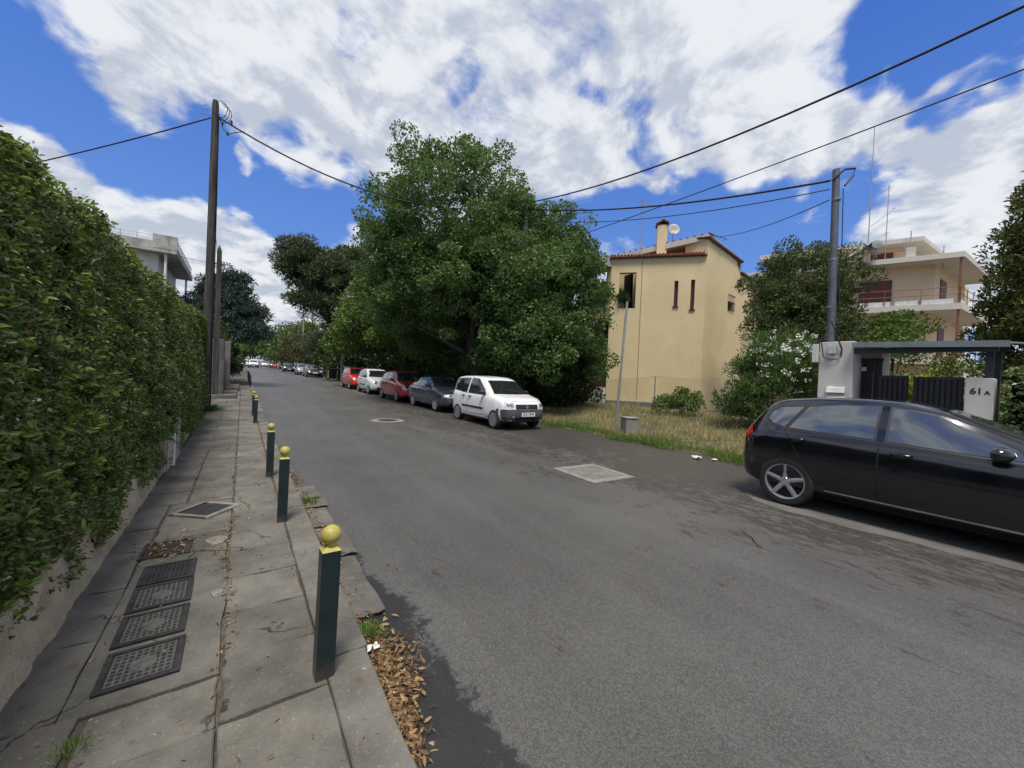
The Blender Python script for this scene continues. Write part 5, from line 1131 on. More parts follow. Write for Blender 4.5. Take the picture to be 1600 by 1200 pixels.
for s_, sz, y, z in (('61', .135, .75, 1.62), ('A', .085, .64, 1.60)):
    o = text_mesh(s_, sz, 'house_number', 'ink', np_, (9.497-9.7, y-.72, z-.06), (R(90), 0, R(-90)), .003, .0025)
cn = thing('gate_canopy', 'flat grey metal canopy over the gate on steel posts', 'canopy', (10, 1.4, .06))
wp(MB().add([(9.40, .45, 2.36), (9.40, 2.26, 2.42), (10.9, 2.26, 2.52), (10.9, .25, 2.46), (9.40, .45, 2.385), (9.40, 2.26, 2.445), (10.9, 2.26, 2.545), (10.9, .25, 2.485)], [(0, 3, 2, 1), (4, 5, 6, 7), (0, 1, 5, 4), (1, 2, 6, 5), (2, 3, 7, 6), (3, 0, 4, 7)]), 'sheet', 'canopy_metal', cn)
wp(MB().add([(9.36, .44, 2.30), (9.398, .44, 2.30), (9.398, 2.265, 2.37), (9.36, 2.265, 2.37), (9.36, .44, 2.40), (9.398, .44, 2.40), (9.398, 2.265, 2.46), (9.36, 2.265, 2.46)], [(0, 3, 2, 1), (4, 5, 6, 7), (0, 1, 5, 4), (1, 2, 6, 5), (2, 3, 7, 6), (3, 0, 4, 7)]), 'fascia', 'canopy_metal', cn)
wp(MB().box((9.55, .55, 2.26), (9.63, 2.262, 2.355)), 'beam', 'canopy_dark', cn); wp(MB().box((10.5, .50, 2.33), (10.58, 2.25, 2.425)), 'beam', 'canopy_dark', cn)
for x, y in ((9.92, .66), (10.55, .62)): wp(MB().box((x-.045, y-.045, .05), (x+.045, y+.045, 2.33)), 'post', 'canopy_dark', cn)
# ---- right pole
rp = thing('utility_pole', 'slim grey metal pole rising behind the tall gate pillar', 'utility pole', (11.24, 3.12, 0))
MB().tube([(0, 0, -.1), (.0, .0, 3.4), (0, .06, 6.72)], [.088, .082, .072], 14).build('shaft', 'metal_pole', rp, smooth=True, angle=50)
for z in (3.5, 4.6, 6.0): MB().lathe([(.086, -.02), (.09, 0), (.086, .02)], 14, c=(0, .03, z)).build('band', 'steel_grey', rp)
MB().tube([(-.04, -.1, 6.2), (-.04, -.13, 5.0), (-.02, -.1, 4.2), (-.05, -.16, 3.4), (0, -.12, 2.6)], .010, 5).build('conduit', 'cable', rp)
MB().tube([(-.12, .1, 6.45), (.0, -.1, 6.66), (.25, -.22, 6.72), (.22, -.2, 6.55), (.05, -.1, 6.3)], .024, 6).build('cable_loop', 'cable', rp)
wire('power_cable', [(11.12, 3.25, 6.45), (10.15, 13.8, 9.05)], .026, 'thick cable drooping from the slim grey pole toward the big tree', .30)
wire('phone_wire', [(11.12, 3.25, 6.25), (10.15, 13.8, 8.55)], .012, 'middle wire from the slim grey pole reaching toward the big tree', .35)
wire('phone_wire', [(11.12, 3.25, 6.0), (18.4, 10.2, 8.85)], .012, 'lowest wire from the slim grey pole to the yellow house roof', .25)
# ---- chain link fence
fn = thing('wire_fence', 'sagging chain link fence on thin steel posts before the yellow house', 'fence', (14.9, 10, .3))
FP = [(14.95, 7.0, 0, 1.87), (14.85, 10.2, 0, 1.88), (14.65, 14.0, 0, 1.62), (14.35, 17.3, .35, 1.45), (14.1, 20, 0, 1.6)]
for x, y, ln, zt in FP: wp(MB().tube([(x, y, lotz(x, y)-.1), (x, y+ln, zt)], .027, 8), 'post', 'galv', fn)
wp(MB().tube([(14.95, 7.0, 1.75), (14.5, 6.4, .25)], .02, 6), 'brace', 'galv', fn)
b = MB()
for (x0, y0, l0, t0), (x1, y1, l1, t1) in zip(FP, FP[1:]):
    L_ = math.hypot(x1-x0, y1-y0); n = int(L_/.075); hh = 24
    def pf(s, h): f_ = s/L_; zt = t0+(t1-t0)*f_-.07*math.sin(math.pi*f_); zb_ = lotz(x0, y0)+.05; return (x0+(x1-x0)*f_+.01*math.sin(s*3), y0+l0*.9*(1-f_)*h+(y1+l1*h-y0)*f_, zb_+(zt-zb_)*h)
    for i in range(-hh, n+1):
        for sg in (1, -1):
            pts = []
            for h in np.linspace(0, 1, 4):
                s = (i+h*hh)*.075 if sg > 0 else (i+hh-h*hh)*.075
                if 0 <= s <= L_: pts.append(pf(s, h))
            if len(pts) > 1: b.tube(pts, .0022, 3, cap=False)
    b.tube([pf(L_*k/6, 1) for k in range(7)], .005, 4)
wp(b, 'mesh', 'galv', fn)
# ---- lot furniture
sp_ = thing('sign_post', 'leaning bare steel sign post in the grass strip', 'post', (8.62, 7.13, 0)); MB().tube([(0, 0, -.1), (.06, -.16, 3.75)], .032, 10).build('tube', 'galv', sp_); MB().lathe([(.001, .0), (.036, 0), (.036, .03), (.001, .035)], 10, c=(.06, -.16, 3.75)).build('cap', 'steel_grey', sp_)
ub = thing('utility_cabinet', 'small dented grey utility cabinet beside the leaning post', 'cabinet', (9.0, 6.95, .03), R(-28))
bevel(MB().box((-.17, -.20, -.05), (.17, .20, .50)).build('cabinet_body', 'box_grey', ub), .01); bevel(MB().box((-.19, -.22, .50), (.19, .22, .53)).build('lid', 'box_grey', ub), .006); bevel(MB().box((-.178, -.17, .03), (-.171, .17, .46)).build('cabinet_door', 'box_grey', ub), .003)
MB().lathe([(.001, 0), (.012, 0), (.012, .008)], 8, c=(-.186, .12, .26), axis='x').build('lock', 'ink', ub)
# ---- far street furniture
ct = thing('waste_container', 'dark green wheeled waste container with yellow striped corners', 'waste container', (7.6, 42.5, terr(42.5)))
mat('bin_green', (.012, .018, .014), rough=.6, var=.2); mat('bin_yellow', (.42, .33, .06), rough=.6, var=.2)
MB().add([(-.62, -.5, .15), (.62, -.5, .15), (.62, .5, .15), (-.62, .5, .15), (-.75, -.6, 1.1), (.75, -.6, 1.1), (.75, .6, 1.1), (-.75, .6, 1.1)], [(0, 3, 2, 1), (4, 5, 6, 7), (0, 1, 5, 4), (1, 2, 6, 5), (2, 3, 7, 6), (3, 0, 4, 7)]).build('bin_body', 'bin_green', ct)
MB().grid([[(x, -.63+1.26*j/8, 1.11+.14*math.sin(math.pi*j/8)) for j in range(9)] for x in (-.78, .78)]).build('lid', 'bin_green', ct)
for x in (-.60, .25): MB().box((x-.07, -.64, .2), (x+.07, -.601, 1.0)).build('yellow_stripe', 'bin_yellow', ct)
for x in (-.5, .5):
    for y in (-.4, .4): MB().lathe([(.001, -.04), (.1, -.04), (.1, .04), (.001, .04)], 12, c=(x, y, .1), axis='x').build('castor', 'tyre', ct)
for (x, y, h, lab, arm) in [(8.06, 40.8, 4.4, 'short pale concrete pole with a small box behind the container', 0), (8.85, 79.4, 11, 'tall far pole with short lamp arm above the grey green shrubs', 1.6), (6.4, 99.7, 6.5, 'far street lamp with outstretched arm over the road', 2.0)]:
    t = thing('street_pole', lab, 'street pole', (x, y, terr(y))); MB().tube([(0, 0, -.1), (0, 0, h)], [.15, .10], 10).build('shaft', 'concrete_pole', t, smooth=True, angle=50)
    if arm: MB().tube([(0, 0, h*.72), (-arm*.6, 0, h*.78), (-arm, 0, h*.79)], .06, 6).build('lamp_arm', 'galv', t); MB().box((-arm-.5, -.12, h*.775), (-arm+.1, .12, h*.80)).build('lamp_head', 'galv', t)
    else: MB().box((-.14, -.22, h*.5), (.14, -.1, h*.6)).build('junction_box', 'planter_white', t)
# ================================================================ trees and shrubs
mat('bark', (.075, .062, .05), rough=.95, var=.4, vscale=5, bump=.9, bscale=22)
mat('bark_pine', (.07, .042, .028), rough=.95, var=.4, vscale=5, bump=.9, bscale=14)
leafmat('linden_leaf', (.050, .104, .030), (.124, .205, .062), (.19, .26, .10), rough=.42, tr=.36, spec=.3)
leafmat('linden_leaf_b', (.062, .115, .026), (.145, .215, .052), None, rough=.5, tr=.3, spec=.3)
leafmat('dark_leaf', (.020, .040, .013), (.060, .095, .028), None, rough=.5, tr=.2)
leafmat('pine_needle', (.034, .052, .022), (.09, .12, .045), (.13, .14, .06), rough=.6, tr=.12)
leafmat('cedar_needle', (.034, .062, .054), (.090, .140, .120), None, rough=.6, tr=.1)
leafmat('olive_leaf', (.07, .09, .05), (.16, .18, .11), None, rough=.6, tr=.2)
leafmat('olive_brown', (.07, .075, .035), (.15, .145, .07), None, rough=.6, tr=.2)
leafmat('laurel_leaf', (.038, .068, .022), (.11, .155, .05), (.20, .12, .07), rough=.45, tr=.22)
leafmat('oleander_leaf', (.045, .105, .025), (.13, .21, .06), None, rough=.45, tr=.3)
leafmat('petal_white', (.75, .75, .70), (.85, .85, .80), None, rough=.6, tr=.3)
leafmat('petal_red', (.45, .01, .03), (.55, .03, .06), None, rough=.6, tr=.3)
leafmat('cypress_leaf', (.065, .092, .022), (.175, .20, .05), (.23, .19, .06), rough=.6, tr=.15)
leafmat('yellow_leaf', (.14, .20, .02), (.30, .34, .04), None, rough=.5, tr=.3)
leafmat('ivy_leaf', (.075, .13, .045), (.26, .33, .16), (.5, .54, .36), rough=.4, tr=.2)
leafmat('far_leaf', (.05, .10, .025), (.13, .19, .05), None, rough=.6, tr=.25)
def foliage(root, lobes, n_clump, n_leaf, csize, lsize, m, width=.6, fold=.2, squash=.7, up=.3, droop=0., lower=-.55, name='crown', inner=.45, near=False):
    """leaf clumps through the lobes' volume, more of them near the skin"""
    w_ = np.array([l[3]*l[4]+l[4]*l[5]+l[3]*l[5] for l in lobes]); cnt = np.maximum(2, (n_clump*w_/w_.sum()).astype(int)); cs = []
    for l, k in zip(lobes, cnt):
        d = unit(rng.normal(size=(k*3, 3))); d = d[d[:, 2] > lower][:k]; rr = inner+(1-inner)*rng.random((len(d), 1))**.5
        cs.append(np.array(l[:3])+d*rr*np.array(l[3:6])*(1+.08*rng.normal(size=(len(d), 1))))
    cs = np.concatenate(cs); rad = rng.uniform(csize[0], csize[1], len(cs)); p_, d_ = clump_leaves(cs, rad, n_leaf, squash, up)
    loc = np.array(root.location); o = leaf_mesh(name, p_-loc, d_, rng.uniform(lsize[0], lsize[1], len(p_)), m, root, width, fold, near, droop); return cs
def limbs(root, base, top, r0, cs, n, m='bark', start=.35, multi=None):
    """tapered trunk with limbs reaching into the crown; parts trunk and branch"""
    base, top = Vector(base), Vector(top); o_ = root.location
    k = 7; path = [base.lerp(top, i/k)+Vector((random.gauss(0, .06), random.gauss(0, .06), 0))*(1 if 0 < i < k else 0) for i in range(k+1)]
    rad = [r0*1.25]+[r0*(1-.75*i/k) for i in range(1, k+1)]; MB().tube([p-o_ for p in path], rad, 12).build('trunk', m, root, smooth=True)
    idx = rng.choice(len(cs), min(n, len(cs)), replace=False)
    for i in idx:
        c = Vector(cs[i]); f = random.uniform(start, .95); a = base.lerp(top, f); mid = a.lerp(c, .5)+Vector((0, 0, random.uniform(.0, .12)*(c-a).length)); r_ = r0*(1-.75*f)*.5
        MB().tube([a-o_, a.lerp(mid, .5)+Vector((0, 0, .03))-o_, mid-o_, mid.lerp(c, .6)-o_, c-o_], [r_, r_*.85, r_*.6, r_*.35, r_*.12], 7).build('branch', m, root, smooth=True)
def tree(name, label, base, lobes, n_clump, n_leaf, csize, lsize, m, r0=.2, trunk_top=None, n_limb=14, bark='bark', group=None, cat='tree', start=.35, **kw):
    root = thing(name, label, cat, base, group=group); cs = foliage(root, lobes, n_clump, n_leaf, csize, lsize, m, **kw)
    if r0: limbs(root, base, trunk_top or (base[0], base[1], lobes[0][2]+lobes[0][5]*.4), r0, cs, n_limb, bark, start)
    return root
lin = [(7.9, 16.74, 8.5, 3.7, 4.0, 3.65), (10.6, 16.0, 7.8, 2.6, 2.4, 2.5), (10.1, 12.4, 4.8, 2.4, 2.4, 2.5), (11.7, 14.1, 7.0, 1.9, 2.0, 2.5), (7.0, 17.4, 5.2, 2.6, 3.0, 2.3), (9.8, 12.6, 2.9, 2.0, 2.3, 1.6), (12.0, 11.8, 2.5, 1.3, 1.3, 1.1), (8.7, 14.9, 5.4, 3.5, 3.3, 2.7), (6.0, 18.72, 6.9, 1.7, 2.0, 2.0), (10.95, 12.3, 5.2, 1.6, 1.5, 1.9), (10.6, 15.0, 2.2, 1.9, 1.9, 1.6), (10.2, 18.5, 2.3, 1.8, 2.4, 1.7), (8.5, 20.5, 3.9, 1.8, 2.2, 1.7)]
tree('linden_tree', 'huge leafy broad tree towering over the parked cars', (8.95, 15.7, .1), lin, 1150, 260, (.32, .85), (.07, .15), 'linden_leaf', .34, (8.6, 16.2, 11.0), 44, width=.75, squash=.6, up=.25, droop=.25, start=.2, inner=.55, lower=-.8)
t2 = [(8.4, 27.9, 6.3, 2.5, 2.7, 3.3), (7.6, 30.3, 4.6, 2.1, 2.3, 2.2), (9.4, 24.6, 4.9, 2.6, 3.0, 2.7)]
tree('street_tree', 'bright green tree next along the kerb behind the white and red cars', (9.4, 27.3, terr(27)), t2, 230, 170, (.5, .95), (.14, .26), 'linden_leaf_b', .2, None, 14, width=.7, droop=.25)
tree('street_tree', 'slim green tree between the bright tree and the tall pine', (10.0, 37.5, terr(37)), [(10.0, 37.5, 6.2, 2.6, 2.6, 3.0), (9.0, 40, 4.4, 2.2, 2.6, 2.2)], 120, 130, (.6, 1.1), (.2, .34), 'linden_leaf_b', .18, None, 8, width=.7, droop=.2)
pine = [(5.9, 54.99, 15.3, 3.0, 3.0, 2.5), (7.75, 54.65, 13.6, 4.2, 4.0, 2.7), (10.32, 54.07, 13.2, 3.8, 4.0, 3.2), (6.7, 54.34, 10.3, 2.0, 2.0, 1.3), (11.13, 54.78, 16.6, 2.3, 2.3, 1.6), (9.6, 54.63, 9.4, 3.6, 4.0, 1.7)]
tree('pine_tree', 'tall dark umbrella pine with leaning ivy clad trunk down the street', (9.6, 53, terr(53)), pine, 200, 260, (.6, 1.3), (.35, .6), 'pine_needle', .48, (8.2, 54.4, 14.5), 26, 'bark_pine', width=.22, fold=.05, squash=.6, up=.5, inner=.5, start=.45)
tree('ivy_column', 'dark ivy and undergrowth round the foot of the pine', (9.6, 53, terr(53)), [(9.7, 52.6, 3.2, 2.4, 2.2, 2.6), (9.2, 53, 6.4, .9, .9, 2.6), (10.3, 47, 2.8, 2.2, 2.6, 2.2)], 110, 110, (.5, 1.0), (.2, .34), 'dark_leaf', 0, cat='shrub', width=.8)
tree('olive_shrub', 'grey green rounded shrub beside the charcoal car', (9.9, 62.5, terr(62)), [(9.9, 63.4, 4.4, 2.7, 2.9, 2.9), (10.3, 60.5, 3.5, 2.0, 2.0, 2.0)], 110, 110, (.5, 1.0), (.2, .34), 'olive_leaf', .16, None, 7, cat='shrub', width=.35, group='shrubs down the street')
tree('olive_shrub', 'brownish olive shrub behind the farthest parked dark car', (8.2, 76, terr(76)), [(7.6, 76, 4.9, 2.6, 2.6, 2.8), (9.2, 74, 4.0, 2.2, 2.4, 2.2)], 90, 110, (.6, 1.1), (.25, .4), 'olive_brown', .16, None, 6, cat='shrub', width=.4, group='shrubs down the street')
tree('rounded_shrub', 'small clipped bright shrub between the grey green shrub and the pole', (8.6, 59, terr(59)), [(8.6, 59, 2.5, 1.2, 1.2, .95)], 40, 90, (.3, .5), (.14, .22), 'far_leaf', .06, (8.6, 59, 2.4), 4, cat='shrub', group='shrubs down the street')
for i, (x, yy, h, rr_, lab) in enumerate([(7.6, 92, 6.5, 3.0, 'light green tree beside the far street lamp'), (10.5, 112, 11.5, 6.0, 'large light green tree closing the street'), (17.5, 110, 13.5, 6.5, 'tall light green tree behind the far pole'), (2.0, 150, 9, 7.0, 'distant dark tree at the very end of the street'), (-6, 120, 9, 6.0, 'distant tree beyond the dark conifer'), (12, 150, 10, 8, 'distant tree mass behind the light green trees'), (-4.5, 60, 6, 3.5, 'roadside tree past the dark conifer on the same side')]):
    z = terr(yy); tree('distant_tree', lab, (x, yy, z), [(x, yy, z+h*.62, rr_, rr_, h*.38), (x+rr_*.4, yy-rr_*.3, z+h*.4, rr_*.8, rr_*.8, h*.3), (x-rr_*.4, yy, z+h*.45, rr_*.7, rr_*.7, h*.28)], 90, 110, (rr_*.22, rr_*.4), (.32, .6), 'far_leaf' if i in (0, 1, 2) else 'dark_leaf', .25, None, 6, group='trees at the end of the street', width=.7)
# dark blue-green conifer over the near pavement
con = [(-1.0, 29.5, 4.6, 1.9, 2.1, 1.4), (-1.0, 30.3, 6.0, 1.4, 1.6, 1.2), (-1.2, 30.6, 7.2, .3, .35, 1.0), (-.35, 28.5, 3.6, 1.6, 1.8, .8), (-1.7, 29.5, 3.6, 1.4, 1.7, 1.8), (-.3, 30, 6.8, .25, .3, .8), (-.1, 30.2, 4.9, 1.2, 1.2, .8)]
tree('conifer_tree', 'dark blue green conifer hanging over the pavement by the gate', (-1.3, 29.6, terr(29)), con, 330, 150, (.28, .62), (.14, .26), 'cedar_needle', .22, (-1.1, 30.3, 7.4), 14, width=.2, squash=.5, up=.1, droop=.05, inner=.35, lower=-.9)
tree('dark_shrub', 'dark shrub in the shade under the conifer', (-1.0, 31.5, terr(31)), [(-1.1, 32, 1.7, 1.0, 2.6, 1.3), (-.9, 36, 1.5, .9, 2.4, 1.1), (-1.6, 25.5, 2.6, .8, 2.0, 1.6)], 90, 90, (.3, .5), (.1, .18), 'dark_leaf', 0, cat='shrub')
tree('dark_shrub', 'far verge shrubs along the left pavement beyond the dark bollards', (-1.3, 45, terr(45)), [(-1.4, 43, 2.2, 1.0, 3, 1.5), (-1.6, 50, 2.6, 1.2, 4, 2.0)], 60, 90, (.4, .8), (.16, .26), 'linden_leaf_b', 0, cat='shrub')
# undergrowth in the shade of the big tree
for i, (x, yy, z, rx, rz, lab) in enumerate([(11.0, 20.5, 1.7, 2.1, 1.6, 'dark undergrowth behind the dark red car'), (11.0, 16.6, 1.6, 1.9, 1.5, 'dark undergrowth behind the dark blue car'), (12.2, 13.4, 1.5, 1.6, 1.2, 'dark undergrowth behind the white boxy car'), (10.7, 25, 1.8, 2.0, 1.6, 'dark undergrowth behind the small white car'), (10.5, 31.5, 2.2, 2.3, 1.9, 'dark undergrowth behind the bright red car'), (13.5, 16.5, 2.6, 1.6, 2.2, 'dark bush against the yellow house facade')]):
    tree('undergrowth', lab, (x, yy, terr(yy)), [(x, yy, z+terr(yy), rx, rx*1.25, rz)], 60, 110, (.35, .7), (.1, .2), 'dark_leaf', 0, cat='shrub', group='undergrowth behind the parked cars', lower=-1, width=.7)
# added dark leafy thicket that blocks the bright sky behind the cars
th = thing('backdrop', 'added dark leafy thicket under and behind the big tree', 'backdrop', (13, 25, .3))
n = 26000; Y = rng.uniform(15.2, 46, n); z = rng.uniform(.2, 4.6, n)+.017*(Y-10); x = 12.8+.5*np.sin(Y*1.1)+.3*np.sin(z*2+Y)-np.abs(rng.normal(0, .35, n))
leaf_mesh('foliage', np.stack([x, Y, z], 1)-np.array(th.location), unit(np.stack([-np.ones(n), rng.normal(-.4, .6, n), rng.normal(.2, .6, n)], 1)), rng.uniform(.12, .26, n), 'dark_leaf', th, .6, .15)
MB().box((.3, -9.5, -.1), (1.2, 21, 4.2)).build('light_block_core', 'core_shade', th)  # dark box added behind the leaves to keep bright sky out
# right of the yellow house
t7 = [(18.9, 6.3, 5.8, 1.9, 2.0, 1.7), (17.7, 6.3, 4.5, 1.2, 1.3, 1.5), (20.2, 5.9, 4.4, 1.2, 1.2, 1.3), (17.1, 6.3, 3.1, .85, .9, 1.1), (18.9, 5.9, 3.7, 1.8, 1.6, 1.4)]
tree('laurel_tree', 'dark evergreen tree with reddish tips between the two houses', (18.8, 6.3, .3), t7, 330, 150, (.25, .55), (.08, .15), 'laurel_leaf', .14, (18.9, 6.3, 6.5), 18, width=.42, up=.5, squash=.8)
ol = [(13.83, 4.96, 2.35, 1.15, 1.1, .95), (13.1, 5.4, 1.7, .8, .85, .8), (12.9, 5.7, .85, .75, .8, .6), (14.5, 4.5, 1.9, .75, .8, 1.15), (14.1, 5.1, 1.0, 1.2, 1.2, .8)]
olr = tree('oleander_bush', 'oleander bush with white flowers leaning on the gate pillar', (13.6, 5.1, .2), ol, 190, 95, (.2, .36), (.12, .2), 'oleander_leaf', .05, (13.7, 5, 2.2), 14, cat='shrub', width=.17, up=.7, fold=.08)
cs = np.array([(13.83, 4.96, 2.35)])+unit(rng.normal(size=(72, 3))*np.array([1, 1, .8])+np.array([-.6, -.5, .3]))*np.array([1.25, 1.2, 1.05]); p_, d_ = clump_leaves(cs, np.full(len(cs), .07), 11)
leaf_mesh('flowers', p_-np.array(olr.location), d_, rng.uniform(.04, .07, len(p_)), 'petal_white', olr, .8, kind='stuff')
cy = [(18.65, -.5, 1.6, 1.9, 1.9, 1.6), (18.65, -.5, 3.2, 2.05, 2.05, 1.3), (18.65, -.5, 4.6, 1.9, 1.9, 1.3), (18.65, -.5, 6.0, 1.65, 1.65, 1.3), (18.65, -.5, 7.4, 1.3, 1.3, 1.3), (18.65, -.5, 8.7, .85, .85, 1.1)]
tree('cypress_tree', 'broad yellowish green cypress rising past the gate canopy', (18.65, -.5, .1), cy, 640, 190, (.22, .5), (.10, .18), 'cypress_leaf', .22, (18.65, -.5, 9), 16, width=.35, up=.8, squash=1.0, inner=.6, lower=-1)
n = 5200; Y = rng.uniform(-2.6, .48, n); z = rng.uniform(.1, 1.95, n); x = 9.55+.10*np.sin(Y*4)*np.sin(z*3)+np.abs(rng.normal(0, .1, n)); tm = rng.random(n) < .25; z = np.where(tm, 1.9+.08*np.sin(Y*6), z); x = np.where(tm, rng.uniform(9.5, 10.4, n), x)
ih = thing('variegated_hedge', 'pale edged variegated hedge beyond the house number pillar', 'hedge', (9.9, -1, .06)); leaf_mesh('foliage', np.stack([x, Y, z], 1)-np.array(ih.location), unit(np.stack([-np.ones(n), rng.normal(0, .7, n), rng.normal(.3, .6, n)], 1)), rng.uniform(.06, .11, n), 'ivy_leaf', ih, .7, .15); MB().box((-.22, -1.6, 0), (.5, 1.42, 1.75)).build('light_block_core', 'core_shade', ih)  # the box is an added dark core that stops light
tree('lot_bush', 'small green rose bush growing in the dry grass by the fence', (14.06, 8.44, lotz(14, 8.4)), [(14.06, 8.44, .85, .62, .7, .5), (13.7, 8.9, .7, .4, .4, .35)], 45, 75, (.14, .26), (.06, .11), 'linden_leaf_b', .03, (14.06, 8.44, .9), 9, cat='shrub')
tree('garden_tree', 'thin leafy garden tree above the gate canopy', (19.6, 3.5, .1), [(20.6, 3.7, 4.1, 1.2, 1.0, .55), (19.2, 3.6, 3.4, .9, .8, .5), (18.2, 3.3, 2.9, .8, .8, .4)], 62, 75, (.22, .4), (.09, .15), 'linden_leaf_b', .07, (19.7, 3.6, 3.9), 9)
rs_ = tree('rose_bush', 'garden rose with one red bloom behind the black gates', (12.3, 2.4, .05), [(12.5, 2.3, 1.75, .45, .4, .4), (12.2, 2.5, 1.2, .5, .5, .6)], 34, 70, (.14, .24), (.06, .1), 'far_leaf', .03, (12.4, 2.4, 1.7), 5, cat='shrub')
p_, d_ = clump_leaves(np.array([(12.15, 2.35, 2.02)]), np.array([.06]), 26); leaf_mesh('bloom', p_-np.array(rs_.location), d_, .06, 'petal_red', rs_, .9)
tree('golden_shrub', 'yellow green shrub showing through the gap in the gates', (12.2, 1.9, .05), [(12.4, 1.9, 1.3, .5, .45, .65), (12.9, 1.75, 1.6, .5, .4, .35)], 40, 70, (.14, .24), (.06, .1), 'yellow_leaf', .03, (12.3, 1.9, 1.5), 5, cat='shrub')
tree('climbing_plant', 'loose yellow green climber against the block behind the canopy', (16.6, 1.9, .05), [(16.4, 1.9, 2.0, .9, .9, .55), (15.4, 1.6, 1.6, 1.0, .9, .5), (17.6, 1.4, 2.3, .9, .9, .6), (16, 1.8, 1.0, 1.6, .9, .6)], 85, 60, (.2, .36), (.07, .13), 'cypress_leaf', .04, (16.5, 1.8, 2.2), 9, cat='shrub')
# plant in the loggia
tree('potted_plant', 'spiky plant leaning out of the yellow house loggia', (15.75, 12.95, 5.3), [(15.75, 13.0, 5.8, .2, .2, .3)], 10, 22, (.1, .16), (.2, .4), 'laurel_leaf', .03, (15.8, 12.95, 5.9), 3, cat='plant', width=.08)

# ================================================================ grass, litter, weeds
leafmat('dry_grass', (.36, .29, .14), (.60, .50, .26), None, rough=.8, tr=.3)
leafmat('green_grass', (.06, .13, .02), (.17, .26, .055), None, rough=.6, tr=.3)
leafmat('dead_leaf', (.10, .055, .028), (.32, .21, .10), (.45, .40, .30), rough=.75, tr=.1)
def blades(name, X, Y, h, m, lean=.35, width=.05, label=None):
    z = np.array([lotz(x, y) for x, y in zip(X, Y)])-.01; d = unit(np.stack([rng.normal(0, lean, len(X)), rng.normal(0, lean, len(X)), np.ones(len(X))], 1))
    o = leaf_mesh(name, np.stack([X, Y, z], 1), d, h, m, None, width, .02, kind='stuff'); return tag(o, label, 'grass')
def edge_x(y): return 8.05+.14*np.sin(y*1.7)+.1*np.sin(y*4.3+1)+.05*(y-3)*np.minimum(1, (y-3)/3)*.8
n = 42000; Y = rng.uniform(3.05, 19, n); X = edge_x(Y)+.35+rng.random(n)**1.2*6.4
pn = np.sin(X*1.9+1.3*np.sin(Y*1.1))*np.sin(Y*1.4+.7)+rng.normal(0, .35, n); keep = (pn > -.4)
blades('dry_grass', X[keep], Y[keep], rng.uniform(.06, .27, keep.sum())*(1+.35*np.sin(X[keep]*2.3)*np.cos(Y[keep]*1.7)), 'dry_grass', .42, .035, 'tall dry straw coloured grass across the vacant lot')
n = 30000; Y = rng.uniform(3.05, 16, n); X = edge_x(Y)+.02+np.abs(rng.normal(0, .5, n)); pn = np.sin(Y*2.3)+rng.normal(0, .8, n); keep = (pn > -.6)
blades('green_grass', X[keep], Y[keep], rng.uniform(.05, .2, keep.sum()), 'green_grass', .5, .06, 'short green grass along the edge of the asphalt')
n = 8000; Y = rng.uniform(3.1, 18, n); X = edge_x(Y)+.3+rng.random(n)*6.6
blades('lot_weeds', X, Y, rng.uniform(.06, .2, n), 'green_grass', .6, .12, 'scattered green weeds among the dry grass')
def litter(name, X, Y, z0, size, label, m='dead_leaf', width=.32):
    d = unit(np.stack([rng.normal(size=len(X)), rng.normal(size=len(X)), rng.normal(0, .22, len(X))], 1)); z = z0+rng.random(len(X))*.014+np.array([terr(y) for y in Y])
    o = leaf_mesh(name, np.stack([X, Y, z], 1), d, rng.uniform(size[0], size[1], len(X)), m, None, width, .10, near=True, kind='stuff'); return tag(o, label, 'leaves')
n = 1500; Y = np.clip(rng.normal(1.82, .22, n), 1.36, 2.4); X = .575+np.abs(rng.normal(0, .085, n))*np.clip((Y-1.2)*1.6, .5, 1.1); litter('leaf_litter', X, Y, .02, (.014, .055), 'drift of dry brown leaves in the gutter by the puddle')
n = 1300; Y = rng.uniform(2.3, 6.5, n); X = .565+np.abs(rng.normal(0, .025, n))+.10*(rng.random(n) < .35)*rng.random(n); litter('leaf_litter', X, Y, .02, (.018, .045), 'line of dry leaves along the foot of the kerb')
n = 260; Y = rng.uniform(2.2, 4.6, n); X = -.045+rng.normal(0, .022, n)+.03*np.sin(Y*3); litter('leaf_litter', X, Y, .090, (.012, .035), 'dry leaves caught in the joint beside the meter covers')
n = 420; Y = rng.uniform(.6, 9, n); X = rng.uniform(-.75, .5, n); litter('leaf_litter', X, Y, .098, (.01, .035), 'scattered leaf scraps over the pavement slabs')
n = 190; Y = rng.normal(3.85, .14, n); X = rng.normal(-.42, .12, n); litter('leaf_litter', X, Y, .1, (.015, .04), 'dry leaves lying on the rust brown cover')
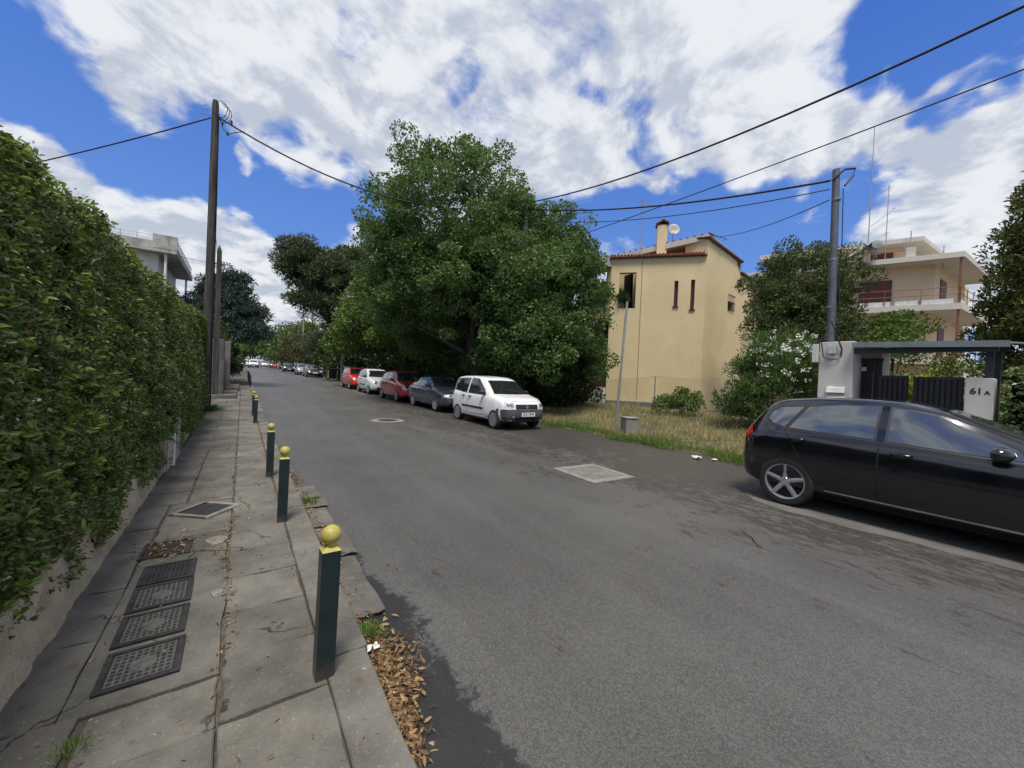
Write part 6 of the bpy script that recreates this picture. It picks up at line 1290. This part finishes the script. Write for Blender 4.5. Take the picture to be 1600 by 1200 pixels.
n = 260; Y = rng.uniform(.5, 12, n); X = rng.uniform(.8, 8, n)**1.0; litter('leaf_litter', X, Y, .006, (.008, .025), 'tiny leaf scraps scattered over the road')
def tuft(x, y, z, r_, n, h, label, m='green_grass'):
    X = rng.normal(0, r_, n); Y = rng.normal(0, r_*1.3, n); d = unit(np.stack([X/r_*.5+rng.normal(0, .4, n), Y/r_*.4+rng.normal(0, .4, n), np.ones(n)], 1))
    o = leaf_mesh('weed_tuft', np.stack([X, Y, np.zeros(n)], 1), d, rng.uniform(h*.4, h, n), m, None, .10, .03, kind='stuff'); o.location = (x, y, z); tag(o, label, 'weed', 'weeds in the paving')
tuft(.62, 2.18, .02, .035, 240, .07, 'green weed tuft at the kerb beside the leaf drift')
tuft(-.47, 2.0, .085, .03, 320, .03, 'flat green weed tuft in the joint by the meter covers')
tuft(.63, 4.75, .03, .05, 260, .08, 'leafy weed in the gutter behind the second bollard')
tuft(-.86, 14.35, terr(14)+.09, .12, 300, .3, 'green weeds at the foot of the wooden pole', 'hedge2_leaf')
# paper scraps by the grass edge and a twig on the road
mat('paper', (.62, .61, .58), rough=.9, var=.15, vscale=20)
for i, (x, y, s, lab) in enumerate([(7.75, 4.25, .09, 'crumpled white paper scrap at the edge of the grass'), (7.95, 4.0, .06, 'small torn paper scrap beside the crumpled one'), (.60, 2.03, .03, 'white paper scrap stuck among the gutter leaves')]):
    b = MB(); k = 5; b.grid([[((u/k-.5)*2*s+random.gauss(0, s*.12), (v/k-.5)*1.5*s+random.gauss(0, s*.12), .02+abs(random.gauss(0, s*.25))) for u in range(k+1)] for v in range(k+1)]); o = b.build('paper_scrap', 'paper'); o.location = (x, y, .004 if i < 2 else .03); tag(o, lab, 'litter', 'litter')
tag(MB().tube([(0, 0, .008), (.08, .10, .014), (.18, .16, .01), (.25, .27, .012), (.30, .33, .008)], [.003, .005, .005, .004, .002], 5).build('fallen_twig', 'twig'), 'thin dry twig lying on the road near the black car', 'twig').location = (4.05, 1.55, 0)
